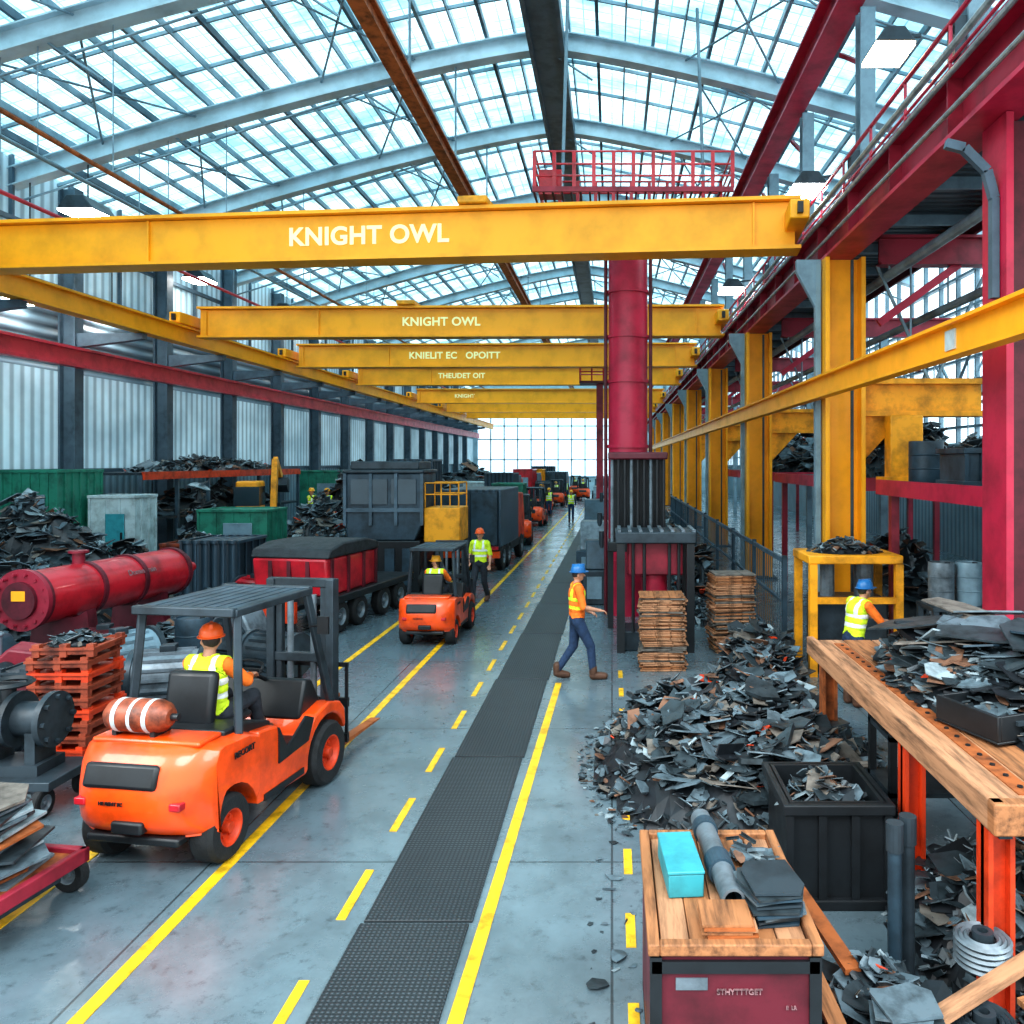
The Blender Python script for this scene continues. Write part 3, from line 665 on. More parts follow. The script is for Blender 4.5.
person('worker in yellow vest and blue hard hat bent over the plank table scrap',(3.38,11.2,0),-R(70),dict(che=(0,.06,1.26),neck=(0,.12,1.46),head=(0,.19,1.59),shoR=(.185,.1,1.41),shoL=(-.185,.1,1.41),elbR=(.25,.26,1.2),wriR=(.2,.48,1.16),hanR=(0,1,-.3),elbL=(-.25,.26,1.2),wriL=(-.2,.48,1.16),hanL=(0,1,-.3)),'hivor','hiviz','denim','hatb',.009,sleeve=1)
dp=person('distant worker in yellow vest standing in the aisle right of the line',(-2.35,46,0),R(180),{},'dcloth','hiviz','denim','haty',.014)
tag(MB().bb(-12.2,-10.4,30.4,31.6,0,.6).done('platform','navy',bevel=.02),'low slate platform carrying two workers among the left scrap','platform')
for k,(px,Y,z,a,lab) in enumerate([(312,31,.6,150,'worker in yellow vest among the left scrap, left one of the pair'),(327,31,.6,200,'worker in yellow vest among the left scrap, right one of the pair'),(541,58,0,170,'far worker in yellow vest by the row of forklifts'),(556,66,0,190,'far worker in yellow vest near the aisle centre'),(596,54,0,10,'far worker in yellow vest on the right side of the aisle'),(583,75,0,0,'farthest worker in yellow vest before the end windows'),(575,84,0,180,'tiny worker in yellow vest at the end of the aisle'),(528,40,0,150,'far worker in yellow vest beside the distant green container'),(549,50,0,185,'far worker in yellow vest walking left of the mats'),(566,70,0,0,'tiny worker in yellow vest far along the mats')]):
    dup(dp,((px-CX)*Y/F,Y,z),R(a),lab)

# ---------------------------------------------------------------- generic boxes with detail
def cabinet(label,x0,x1,y0,y1,z1,mt,name='metal_container',cat='container',ribs=6,z0=0,open_=False):
    cx,cy=(x0+x1)/2,(y0+y1)/2;r=thing(name,label,cat,(cx,cy,z0));w,d,h=(x1-x0)/2,(y1-y0)/2,z1-z0
    if open_:
        t=.04;mb=MB().bb(-w,w,-d,-d+t,0,h).bb(-w,w,d-t,d,0,h).bb(-w,-w+t,-d+t,d-t,0,h).bb(w-t,w,-d+t,d-t,0,h).bb(-w,w,-d,d,0,.05)
    else: mb=MB().bb(-w,w,-d,d,.06,h-.04)
    b_=mb.done('body',mt,r)
    mb=MB()
    for i in range(ribs+1):
        x=-w+2*w*i/ribs;mb.bb(x-.03,x+.03,-d-.035,-d,.05,h-.05)
    for i in range(ribs+1):
        y=-d+2*d*i/ribs;mb.bb(w,w+.035,y-.03,y+.03,.05,h-.05)
    mb.parts('rib',mt,b_)
    mb=MB()
    for z in(0,h-.08): mb.bb(-w-.05,w+.05,-d-.05,-d+.02,z,z+.08).bb(-w-.05,w+.05,d-.02,d+.05,z,z+.08).bb(-w-.05,-w+.02,-d,d,z,z+.08).bb(w-.02,w+.05,-d,d,z,z+.08)
    mb.parts('rim',mt,r,bevel=.01)
    if not open_ and h>1.8:
        q=MB().bb(-w*.25,w*.6,-d-.06,-d-.03,h*.25,h*.8).done('door','steel' if mt!='white' else 'teal',r,bevel=.01)
        MB().bb(w*.45,w*.52,-d-.09,-d-.06,h*.5,h*.6).done('handle','black',q)
    return r
cabinet('green ribbed container at the far left edge',-15.7,-14.3,20.6,22.4,3.2,'green')
cabinet('white and teal machine cabinet beside the far left green container',-14.1,-12.9,21.6,22.6,2.5,'white','machine_cabinet','cabinet',3)
cabinet('green ribbed skip left of the dark hopper',-12.2,-10.2,23.6,25.0,2.0,'green','skip','skip',4)
cabinet('green container far behind the yellow excavator',-14.6,-12.5,37.5,39.5,3.0,'green')
cabinet('low dark grey machine box behind the crimson cylinder',-9.9,-8.6,18.4,19.8,1.6,'mesh','machine_cabinet','cabinet',4)
cabinet('tall slate box standing behind the dark hopper',-7.6,-6.2,27.5,29,3.5,'mesh')
cabinet('dark green container in the left row beyond the truck',-5.6,-4.2,37.5,39,2.4,'green')
cabinet('slate container in the left row beyond the third forklift',-6.9,-5.4,43.5,46,2.8,'mesh')
cabinet('crimson container far down the left row',-6.9,-5.6,56,59,2.9,'red')
cabinet('yellow container far down the left row',-7.2,-5.8,66,69,2.8,'yellow2')
cabinet('slate container at the far end of the left row',-7.6,-5.6,76,79,3.0,'mesh')
cabinet('white cabinet beside the far slate container in the left row',-8.9,-7.8,48,50,2.2,'white')
cabinet('rusty open skip of scrap left of the yellow gearbox',-11.6,-10.4,20.6,21.8,1.3,'traybrown','skip','skip',4,open_=True)
heap('scrap filling the rusty open skip at left',-11,21.2,.5,.5,.45,260,.14,1.0)
# dark hopper machine
r=thing('hopper_machine','tall dark hopper machine with a cab on top, behind the red trailer','machine',(-5.95,21.6,0))
b_=MB().bb(-.95,.95,-.8,.9,0,1.35).done('base','black',r,bevel=.03)
mb=MB()
for i in range(4): mb.bb(-.85+i*.45,-.6+i*.45,-.84,-.8,.2,1.15)
mb.parts('louvre_panel','navy',b_)
MB().prism([(-.95,1.35),(.8,1.35),(1.0,1.8),(1.0,3.1),(-1.0,3.1),(-1.0,1.8)],'Y',-.75,.85).done('hopper','navy',r,bevel=.03)
c_=MB().bb(-1.05,1.05,-.8,.9,3.1,3.2).bb(-.9,.9,-.65,.75,3.2,3.42).done('roof','dsteel',r,bevel=.03)
MB().bb(-.85,.1,-.79,-.75,2.3,2.95).bb(.2,.85,-.79,-.75,2.3,2.95).parts('window','glassd',r)
mb=MB()
for x in(-1,-.33,.33,1): mb.bb(x-.04,x+.04,-.82,-.74,1.75,3.1)
mb.bb(-1,1,-.83,-.75,2.1,2.2).done('frame','colsteel',r)
for s in(-1,1):
    for y in(-.5,.5): wheel(r,(s*.98,y,.32),.32,.2,'grey')
r=thing('guard_platform','yellow box platform with handrail beside the dark hopper','platform',(-4.72,21.5,0))
MB().bb(-.2,.75,-.6,.6,1.3,2.2).done('box','yellow2',r,bevel=.03)
mb=MB()
for x in(-.15,.7):
    for y in(-.55,.55): mb.bb(x-.04,x+.04,y-.04,y+.04,0,1.3)
mb.parts('leg','black',r)
mb=MB()
for x in(-.17,.25,.71):
    for y in(-.57,.57): mb.tube((x,y,2.2),(x,y,2.85),.02)
for z in(2.55,2.85): mb.path([(-.17,-.57,z),(.71,-.57,z),(.71,.57,z),(-.17,.57,z)],.02)
mb.done('handrail','yellow2',r)
# red tarp trailer
r=thing('trailer','red box trailer with a dark tarpaulin lid and black wheels','trailer',(-6.15,16.9,0),-R(10))
b_=MB().prism([(-1.1,.75),(.9,.75),(1.0,1.5),(-1.2,1.5)],'X',-.8,.8).done('box','red',r,bevel=.05)
MB().prism([(-1.2,1.5),(1.0,1.5),(.9,1.68),(.4,1.78),(-.6,1.78),(-1.1,1.68)],'X',-.85,.85).done('tarpaulin','tarp',r,bevel=.04)
mb=MB()
for s in(-1,1):
    for y in(-1.0,-.35,.3,.85): mb.bb(s*.81-.03,s*.81+.03,y-.04,y+.04,.75,1.5)
for y in(-.4,0,.4): mb.bb(y-.04,y+.04,-1.2,-1.1,.78,1.45)
mb.parts('rib','darkred',b_)
MB().bb(-.3,.3,-1.5,2.6,.5,.62).bb(-.85,.95,-1.15,2.6,.6,.75).done('bed','black',r,bevel=.02)
for s in(-1,1):
    for y in(-.8,.0,1.1,1.9): wheel(r,(s*.82,y,.32),.32,.2,'grey',20)
MB().bb(-.35,.35,-1.55,-1.46,.3,.7).done('bumper','redorange',r)
# dark truck
r=thing('truck','dark box truck with orange cab details parked in the left row','truck',(-4.3,26.3,0),-R(3))
b_=MB().bb(-.95,.95,-1.6,1.7,.75,2.55).done('cargo_box','mesh',r,bevel=.04)
MB().bb(-.85,-.04,-1.66,-1.6,.85,2.45).bb(.04,.85,-1.66,-1.6,.85,2.45).parts('rear_door','navy',b_)
MB().bb(-.9,.9,-1.5,3.2,.5,.75).done('chassis','black',r)
MB().prism([(1.8,.7),(3.3,.7),(3.3,1.4),(3.0,2.3),(1.8,2.35)],'X',-.9,.9).done('cab','redorange',r,bevel=.06)
MB().bb(-.95,.95,-1.75,-1.6,.45,.65).done('bumper','orange',r)
MB().bb(-.9,-.6,-1.76,-1.66,.7,.8).bb(.6,.9,-1.76,-1.66,.7,.8).parts('tail_lamp','red',r)
for s in(-1,1):
    for y in(-.9,.0,2.5): wheel(r,(s*.82,y,.42),.42,.24,'grey',20)
TR=r
dup(TR,(-6.6,62,0),0,'dark box truck far down the left row behind the crimson container')
dup(TR,(-6.9,50.8,0),0,'dark box truck halfway down the left row')
dup(TR,(-4.9,71,0),0,'dark box truck at the far end beside the yellow container')
# small excavator
r=thing('excavator','small yellow excavator with raised arm by the left wall shelf','excavator',(-13.0,29.3,.0),R(12))
for s in(-1,1): MB().bb(s*.7-.2,s*.7+.2,-1.2,1.2,0,.55).done('track','rubber',r,bevel=.15)
MB().bb(-.75,.75,-1.1,.9,.6,1.5).done('engine_housing','yellow2',r,bevel=.08);MB().tube((0,0,.4),(0,0,.62),.45).done('turntable','dsteel',r)
c_=MB().bb(-.7,.1,-.2,.9,1.4,2.7).done('cab','yellow2',r,bevel=.08);MB().bb(-.72,.12,-.22,.8,1.8,2.5).done('window','glassd',c_)
MB().bar((.4,.8,1.4),(.4,1.2,3.5),.2,.3).bar((.4,1.2,3.5),(.4,2.2,2.8),.16,.25).done('arm','yellow2',r)
MB().prism([(2.0,2.8),(2.4,2.7),(2.4,2.2),(2.0,2.3),(1.8,2.5)],'X',.1,.7).done('bucket','dsteel',r)
# left shelf rack along the wall
r=thing('storage_rack','long steel rack with red edge beam against the left wall','rack',(-15,34,0))
for z in(3.04,1.63): MB().bb(-.65,.9,-10,2,z-.04,z+.04).done('shelf_board','dsteel',r)
MB().bb(.88,.98,-10,2,2.86,3.1).done('edge_beam','redorange',r)
for y in range(-10,3,2): MB().bb(.82,.92,y-.05,y+.05,0,3.0).done('post','colsteel',r)
heap('low heap of scrap on the left wall rack',-14.9,30,.6,5.5,.4,450,.2,3.08)
heap('heap of scrap on the lower board of the left wall rack',-14.9,30,.6,5.5,.7,350,.28,1.67)
# left scrap heaps
heap('dark heap of scrap behind the crimson cylinder at left',-12.5,16.9,2.6,2.1,1.9,2000,.19,0,25,'the left scrap heap')
heap('low heap of scrap between the crimson cylinder and the green skip',-12.2,20.2,1.3,.8,1.3,500,.2)
heap('grey heap of scrap left of the green skip',-13.2,26,.8,1.3,1.9,500,.25)
heap('grey heap of scrap between the workers and the green container',-11.0,34.5,2.0,2.2,2.6,700,.28)
heap('low heap of scrap in front of the two workers at left',-10.4,28.2,1.2,1.6,1.8,600,.25)
heap('far grey heap of scrap along the left wall',-12,46,2.6,6,2.6,900,.36)
heap('farthest grey heap of scrap along the left wall',-11.5,63,2.8,8,2.8,800,.45)
heap('heap of scrap behind the dark hopper in the left row',-8.6,31.5,1.1,1.8,2.2,500,.26)
heap('heap of scrap right of the green skip',-9.0,24.6,.9,1.2,1.6,500,.22)
heap('heap of scrap in the left row beyond the dark truck',-8.2,40,1.6,3,2.4,500,.3)
heap('low heap of machine scrap before the crimson cylinder saddles',-8.1,14.6,.45,.8,.4,300,.12)
# crimson cylinder
r=thing('pressure_vessel','long crimson cylinder with flanged end lying at the left','tank',(-9.3,14.7,0))
A=Vector((-.2,-1.75,1.17));B=Vector((.25,1.8,1.17))
b_=MB().tube(A,B,.45,n=36).done('shell','red',r)
dr=(B-A).normalized();mb=MB()
for t in(.0,.33,.62,.97): mb.tube(A+dr*(t*3.55-.02),A+dr*(t*3.55+.07),.485,n=36)
mb.parts('band','darkred',b_)
mb=MB();mb.tube(A-dr*.08,A,.5,n=36);mb.mi=1;mb.tube(A-dr*.14,A-dr*.06,.3,n=24);mb.mi=0
for i in range(14): 
    q=A-dr*.1+Vector((.42*cos(i*pi/7),0,.42*sin(i*pi/7)));mb.tube(q-dr*.04,q+dr*.05,.03,n=6)
mb.done('end_flange',['maroon','darkred'],r)
MB().box(A+Vector((.0,-.15,.08)),(.22,.02,.16)).done('label_plate','yellow',r)
MB().tube(B,B+dr*.35,.3,.2,24).tube(B+dr*.3,B+dr*.6,.1).done('nozzle','red',r)
for y in(-1.1,1.1): MB().prism([(-.55,0),(.55,0),(.45,.9),(.25,.78),(-.25,.78),(-.45,.9)],'Y',y-.12,y+.12).done('saddle','darkred',r)
MB().tube((-.1,-.6,1.6),(-.1,-.6,1.8),.1,n=16).tube((-.1,-.6,1.8),(-.1,-.6,1.84),.16,n=16).done('top_nozzle','maroon',r)
text('Dominitrain',.15,'letw',b_,(.5,.3,1.36),(R(65),0,pi/2-.12),.01)
# grey horizontal motors
def motor(label,loc,rz,r0=.33,l=.8,mt='grey'):
    r=thing('electric_motor',label,'motor',loc,rz)
    b_=MB().tube((-l/2,0,r0+.1),(l/2,0,r0+.1),r0,n=24).done('housing',mt,r)
    mb=MB()
    for i in range(16):
        a=i*pi/8;mb.bar((-l*.4,(r0+.015)*cos(a),r0+.1+(r0+.015)*sin(a)),(l*.4,(r0+.015)*cos(a),r0+.1+(r0+.015)*sin(a)),.02,.04)
    mb.parts('cooling_fin',mt,b_)
    for s in(-1,1): MB().tube((s*l/2,0,r0+.1),(s*(l/2+.07),0,r0+.1),r0*1.12,n=24).done('end_flange','dsteel',r)
    MB().tube((l/2+.07,0,r0+.1),(l/2+.3,0,r0+.1),.07).done('shaft','chrome',r)
    MB().box((0,0,r0*2+.13),(.2,.18,.12)).done('terminal_box','dsteel',r,bevel=.01)
    MB().bb(-l*.4,l*.4,-r0*.8,r0*.8,0,.14).done('foot','dsteel',r)
    return r
motor('large grey motor with cooling fins right of the brown trays',(-6.2,11.2,0),R(15))
motor('second grey motor between the trays and the crimson cylinder',(-7.4,12.0,0),R(60),.36,.9,'steel')
motor('dark motor behind the forklift beside the grey motors',(-5.3,12.6,0),R(-20),.3,.8,'dsteel')
motor('rusty motor by the crimson cylinder saddle',(-8.3,13.1,0),R(10),.28,.6,'darkred')
motor('black motor at the left edge behind the sheet cart',(-6.9,8.75,0),R(75),.26,.55,'dsteel')
motor('grey motor standing left of the red trailer',(-7.9,16.6,0),R(40),.35,.8,'grey')
motor('red motor standing behind the crimson cylinder',(-8.0,18.0,0),R(-30),.35,.8,'red')
def gearbox(label,loc,rz,mt,s=1.):
    r=thing('gearbox',label,'gearbox',loc,rz,None,s)
    b_=MB().prism([(-.5,.1),(.5,.1),(.5,.45),(.3,.85),(-.15,.95),(-.5,.6)],'Y',-.3,.3).done('casing',mt,r,bevel=.04)
    for x,z,q in((.2,.45,.18),(-.18,.62,.14)): 
        MB().tube((x,-.36,z),(x,.36,z),q,n=20).done('bearing_cap','dsteel',b_)
        MB().tube((x,-.6,z),(x,.5,z),.05,n=12).done('shaft','chrome',b_)
    MB().bb(-.58,.58,-.36,.36,0,.1).done('foot','dsteel',r,bevel=.01)
    MB().tube((-.35,0,.75),(-.35,0,1.1),.04).ball((-.35,0,1.12),(.07,.07,.05)).done('breather','grey',r)
    return r
gearbox('crimson gearbox under the near end of the crimson cylinder',(-8.2,11.2,0),R(20),'maroon',.9)
gearbox('grey gearbox between the motors and the red trailer',(-6.6,14.2,0),R(-15),'grey',.9)
gearbox('slate gearbox at the left edge before the crimson cylinder',(-9.2,11.6,0),R(10),'navy',1.0)
gearbox('dark red gearbox beside the dark grey machine box',(-8.0,20.2,0),R(30),'darkred',1.1)
gearbox('yellow gearbox left of the dark hopper',(-8.6,21.7,0),R(0),'yellow2',1.0)
gearbox('small slate gearbox behind the dark trays',(-8.0,9.9,0),R(-10),'dsteel',.8)
for i,(dx,dz) in enumerate([(0,.1),(.22,.1),(.44,.1),(.11,.29),(.33,.29)]):
    o=MB().lathe([(.1,-.7),(.1,.7),(.085,.7),(.085,-.7)],(0,0,0),'Y',16,True).done('steel_pipe','rust' if i%2 else 'darkred',loc=(-7.35+dx,14.9,dz),rz=R(0))
    tag(o,'rusty steel pipe in the bundle right of the crimson cylinder','pipe','rusty pipes bundled by the crimson cylinder')
# stacked trays
def crate(w,d,h,t=.025):
    mb=MB().bb(-w,w,-d,d,.03,.09)
    for a,z in((.04,.0),(.0,.06)): mb.bb(-w-t+a,w+t-a,-d-t+a,-d+a,z+.02,z+h*.34).bb(-w-t+a,w+t-a,d-a,d+t-a,z+.02,z+h*.34).bb(-w-t+a,-w+a,-d,d,z+.02,z+h*.34).bb(w-a,w+t-a,-d,d,z+.02,z+h*.34)
    for x in(-w+.03,0,w-.03):
        for y in(-d+.03,d-.03): mb.bb(x-.04,x+.04,y-.04,y+.04,0,h)
    return mb
for k in range(9):
    o=crate(.33,.33,.145).done('tray','traybrown' if k%3 else 'redorange',loc=(-6.35+U(-.03,.03),9.5+U(-.02,.02),k*.145),rz=R(U(-4,4)))
    tag(o,'red brown steel tray, %s of the tray stack left of the forklift'%['bottom','second from bottom','third from bottom','fourth from bottom','fifth from bottom','sixth from bottom','seventh from bottom','second from top','topmost'][k],'tray','red brown trays in a stack')
heap('small scrap heaped in the topmost red brown tray',-6.35,9.5,.28,.28,.1,120,.07,1.26)
for k in range(6):
    o=crate(.33,.33,.145).done('tray','dsteel' if k%2 else 'darkred',loc=(-7.2,10.1,k*.145),rz=R(U(-3,3)))
    tag(o,'dark steel tray, %s of the stack behind the red brown trays'%['bottom','second','third','fourth','fifth','topmost'][k],'tray','dark trays behind the red brown ones')
# valve machine far left
r=thing('valve_assembly','black flanged valve assembly at the left edge above a dolly','valve',(-5.85,7.95,.35))
MB().tube((-.35,0,.5),(.3,0,.5),.17,n=24).done('body','dsteel',r)
mb=MB()
for x in(-.38,-.05,.3): mb.tube((x-.03,0,.5),(x+.03,0,.5),.27,n=28)
for i in range(8): mb.tube((.25,.22*cos(i*pi/4),.5+.22*sin(i*pi/4)),(.37,.22*cos(i*pi/4),.5+.22*sin(i*pi/4)),.025,n=6)
mb.done('flange','dsteel',r)
MB().tube((-.15,0,.5),(-.15,0,.85),.07).lathe([(.2,.83),(.23,.85),(.2,.88),(.17,.85)],(-.15,0,0),'Z',24,True).bar((-.33,0,.855),(.03,0,.855),.03).done('hand_wheel','black',r)
MB().bb(-.35,.28,-.2,.2,0,.1).bb(-.3,-.2,-.15,.15,.1,.4).bb(.12,.22,-.15,.15,.1,.4).done('stand','dsteel',r)
r=thing('dolly','low black dolly with small wheels under the valve assembly','dolly',(-5.85,7.95,0))
MB().bb(-.5,.5,-.35,.35,.26,.35).done('deck','dsteel',r,bevel=.01)
for s in(-1,1):
    for y in(-1,1): wheel(r,(s*.4,y*.3,.14),.14,.08,'grey',18)
# sheet cart bottom left
CR=thing('sheet_cart','red flat cart with black wheels loaded with metal sheets, bottom left','cart',(-4.82,5.85,0),-R(8))
MB().bb(-.9,.62,-.45,.45,.32,.36).done('deck','rust',CR)
MB().bb(-.9,.68,-.5,-.44,.29,.4).bb(-.9,.68,.44,.5,.29,.4).bb(.62,.68,-.5,.5,.29,.4).bb(-.9,-.84,-.5,.5,.29,.4).done('frame','maroon',CR,bevel=.01)
for x in(-.7,.45):
    MB().bb(x-.03,x+.03,-.44,.44,.14,.29).done('axle','dsteel',CR)
    for y in(-.56,.56):
        w_=wheel(CR,(0,0,0),.15,.08,'grey',20);w_.rotation_euler.z=pi/2;w_.location=(x,y,.15)
shm=['s2','rust','s3','s1','s2','s3','s1','s2','s6']
for k in range(18):
    a=R(U(-14,14));w_,d_=U(.42,.6),U(.3,.4)
    pts=[(-w_,-d_),(-w_*.3,-d_*U(.85,1.1)),(w_*U(.8,1),-d_),(w_,d_*U(.2,.8)),(w_*.6,d_),(-w_*.9,d_*U(.8,1))]
    o=MB().prism(pts,'Z',0,.02).done('metal_sheet',shm[k%9],loc=(-4.78+U(-.06,.06)-.008*k,5.88+U(-.05,.05),.365+k*.03),rz=a)
    o.rotation_euler.x=R(U(-1,1));o.rotation_euler.y=R(U(0,2.5))
    tag(o,'torn metal sheet in the stack on the bottom left cart','metal sheet','sheets stacked on the bottom left cart')
# ---------------------------------------------------------------- right side structure
COLY=[8.9,15,23.6,32.5,42,52,62,72,82]
for k,y in enumerate(COLY):
    mt='maroon' if k==0 else 'yellow';x=4.62 if k==0 else 4.3
    r=thing('support_column',('wide crimson steel column at the right edge' if k==0 else 'yellow steel column of the right bay, %s of the yellow row'%['','nearest','second','third','fourth','fifth','sixth','seventh','eighth'][k]),'column',(x,y,0),0,None if k==0 else 'yellow columns of the right bay')
    w_=.33
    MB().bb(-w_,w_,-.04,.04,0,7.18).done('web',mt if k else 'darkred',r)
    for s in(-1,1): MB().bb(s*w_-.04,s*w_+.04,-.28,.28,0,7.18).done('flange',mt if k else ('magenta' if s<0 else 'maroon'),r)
    MB().bb(-.5,.5,-.45,.45,0,.05).done('base_plate','dsteel',r)
    if k: 
        MB().bb(w_+.04,2.6,-.2,.2,4.25,4.35).bb(w_+.04,2.6,-.2,.2,4.85,4.95).bb(w_+.04,2.6,-.05,.05,4.3,4.9).done('side_arm','yellow2',r)
        MB().prism([(w_+.04,3.4),(w_+.04,4.3),(1.2,4.3)],'Y',-.08,.08).done('gusset','yellow2',r)
        mb=MB();mb.bb(-.5,-.4,-.07,.07,0,7.18);mb.prism([(-.5,6.3),(-.85,6.95),(-.85,7.18),(-.4,7.18),(-.4,6.3)],'Y',-.06,.06);mb.done('bracket_post','steel',r)
        MB().tube((.1,-.34,0),(.1,-.34,7.1),.03,n=8).parts('conduit','dsteel',r)
    else:
        pts=[(-.42,5.2),(-.42,6.3),(-.5,6.6),(-.75,6.85),(-.95,6.9)]
        mb=MB()
        for a,b_ in zip(pts,pts[1:]): mb.bar((a[0],-.1,a[1]),(b_[0],-.1,b_[1]),.08,.1)
        mb.done('curved_bracket','colsteel',r)
mb=thing('hanging_post','short yellow box post beneath the nearest yellow side arm','post',(5.35,14.6,3.05))
MB().bb(-.3,.3,-.1,.25,0,1.2).done('box','yellow2',mb,bevel=.03);MB().bb(-.42,.42,-.2,.35,0,.08).done('base','yellow2',mb)
r=thing('crane_runway','crimson crane runway girder along the right bay','beam',(4.2,50,7.2))
MB().bb(4.16,4.24,3,93,7.24,7.96).done('web','maroon',r,world=True)
for z in(7.22,7.98): MB().bb(3.95,4.5,3,93,z-.03,z+.03).done('flange','magenta',r,world=True)
mb=MB()
for i in range(45): mb.bb(3.98,4.16,3.5+i*2-.02,3.5+i*2+.02,7.25,7.95)
mb.parts('stiffener','maroon',r,world=True)
MB().tube((3.85,3,8.1),(3.85,93,8.1),.045,n=8).tube((3.9,3,7.88),(3.9,93,7.88),.035,n=8).tube((3.9,3,7.45),(3.9,93,7.45),.03,n=8).parts('conduit','pipe',r,world=True)
r=thing('yellow_beam','yellow steel beam crossing in front of the right bay columns','beam',(3.75,40,4.6))
MB().bb(3.7,3.74,5,90,4.55,4.9).done('web','yellow',r,world=True)
for z in(4.55,4.9): MB().bb(3.6,3.79,5,90,z-.02,z+.02).done('flange','yellow',r,world=True)
MB().bb(3.68,3.7,8.6,8.85,4.62,4.84).done('reflector','white',r,world=True)
r=thing('upper_girder','crimson upper girder below the roof on the right','beam',(4.4,50,12))
MB().bb(4.36,4.44,6,93,11.9,12.6).done('web','maroon',r,world=True)
for z in(11.9,12.6): MB().bb(4.15,4.65,6,93,z-.03,z+.03).done('flange','magenta',r,world=True)
for k,y in enumerate([10.5,15,19.5,23.6,28,32.5,37,42,52,62,72]):
    r=thing('upper_post','grey post between the crimson girders at right, %s from the camera'%ORD[k],'post',(4.75,y,8.1),0,'grey posts above the right runway')
    MB().bb(-.03,.03,-.14,.14,0,3.75).done('web','steel',r)
    for s in(-1,1): MB().bb(-.14,.14,s*.14-.02,s*.14+.02,0,3.75).done('flange','steel',r)
    MB().bar((0,.1,2.8),(0,1.6,3.75),.08).bar((0,.1,.9),(1.5,.1,0),.07).parts('brace','maroon',r)
    MB().bb(-.3,-.14,-.12,.12,.6,1.1).done('junction_box','dsteel',r)
for k,y in enumerate(COLY):
    r=thing('cross_beam','crimson cross beam of the right bay, %s from the camera'%ORD[k],'beam',(8,y,7),0,'cross beams of the right bay')
    MB().bb(-3.0,4.5,-.03,.03,.1,.6).done('web','maroon',r)
    for z in(.1,.6): MB().bb(-3.0,4.5,-.15,.15,z-.025,z+.025).done('flange','maroon',r)
    MB().bar((-3.0,0,-1.0),(-1.5,0,.1),.1,.14).done('brace','magenta',r)
    MB().bb(-.1,.1,-.1,.1,-7,.1).done('rear_post','steel',r)
    mb=MB().bar((-3.2,.1,-2.2),(4.4,.1,-2.2),.1,.16)
    for i in range(7):
        xa=-3.0+i*1.05;mb.bar((xa,.1,-2.2 if i%2 else .1),(xa+1.05,.1,.1 if i%2 else -2.2),.05)
    mb.parts('lattice_bar','steel',r)
for k,(y0,y1) in enumerate([(9.3,15),(15,23.6),(23.6,32.5),(32.5,42)]):
    r=thing('lattice_girder','grey lattice girder high inside the right bay, %s from the camera'%ORD[k],'beam',(8,y0,5),0,'lattice girders of the right bay')
    mb=MB().bar((0,.1,.0),(0,y1-y0-.1,.0),.09,.12).bar((0,.1,1.2),(0,y1-y0-.1,1.2),.09,.12).parts('chord','steel',r)
    n_=int((y1-y0)/1.2);mb=MB()
    for i in range(n_):
        a=.1+i*(y1-y0-.2)/n_;b_=.1+(i+1)*(y1-y0-.2)/n_;mb.bar((0,a,0 if i%2 else 1.2),(0,b_,1.2 if i%2 else 0),.05)
    mb.done('web_bar','steel',r)
r=thing('mezzanine_deck','dark ribbed walkway deck on top of the right bay','deck',(6.2,30,8.0))
MB().bb(4.6,6.8,4,90,8.04,8.1).done('plate','deck',r,world=True)
MB().bb(4.6,4.66,4,90,7.65,8.04).bb(6.74,6.8,4,90,7.65,8.04).parts('joist','darkred',r,world=True)
mb=MB()
for i in range(40): mb.bb(4.66,6.74,5+i*2,5.08+i*2,7.85,8.04)
mb.parts('cross_joist','steel',r,world=True)
r=thing('walkway_railing','red railing on the upper right walkway','railing',(4.4,30,8))
mb=MB()
for i in range(50): mb.tube((4.4,4+i*1.6,8.0),(4.4,4+i*1.6,9.1),.025,n=6)
mb.parts('baluster','magenta',r,world=True)
MB().tube((4.4,4,9.1),(4.4,84,9.1),.035,n=8).tube((4.4,4,8.6),(4.4,84,8.6),.025,n=8).parts('handrail','magenta',r,world=True)
for k,(x,z,c,q) in enumerate([(6.3,6.3,'steel',.08),(9.5,5.2,'pipe',.1),(10.5,3.9,'steel',.08),(5.2,6.9,'steel',.09),(5.6,5.7,'rust',.06),(7.6,5.9,'steel',.14)]):
    r=thing('pipe',['upper grey pipe inside the right bay','middle galvanised pipe inside the right bay','lowest grey pipe inside the right bay','dark pipe under the right walkway deck','thin rusty pipe beside the yellow columns','thick slate duct inside the right bay'][k],'pipe',(x,10,z));MB().tube((x,9,z),(x,62,z),q,n=10).done('tube',c,r,world=True)
    mb=MB()
    for y in COLY[1:5]: mb.tube((x,y,z),(x,y,7.1),.02,n=5)
    mb.parts('hanger','steel',r,world=True)
# decks of right bay
def deckf(label,y0,y1,x1=9.5,z=3.05):
    r=thing('mezzanine_shelf',label,'shelf',(6,y0,z-.25))
    MB().bb(4.75,x1,y0,y1,z-.06,z).done('deck_plate','deck',r,world=True)
    MB().bb(4.68,4.75,y0,y1,z-.22,z+.04).bb(4.68,x1,y0-.1,y0,z-.22,z+.04).done('edge_beam','magenta',r,world=True)
    for x in(4.9,x1-.3):
        for y in(y0+.3,y1-.3): MB().bb(x-.07,x+.07,y-.07,y+.07,0,z-.06).done('post','maroon',r,world=True)
deckf('crimson edged storage shelf just beyond the crimson column',9.6,14.2)
deckf('crimson edged storage shelf beyond the nearest yellow column',15.8,23)
deckf('crimson edged storage shelf beyond the second yellow column',24.4,40)
heap('heap of scrap on the nearest crimson edged shelf',7.4,12.0,1.6,1.5,.9,900,.2,3.05)
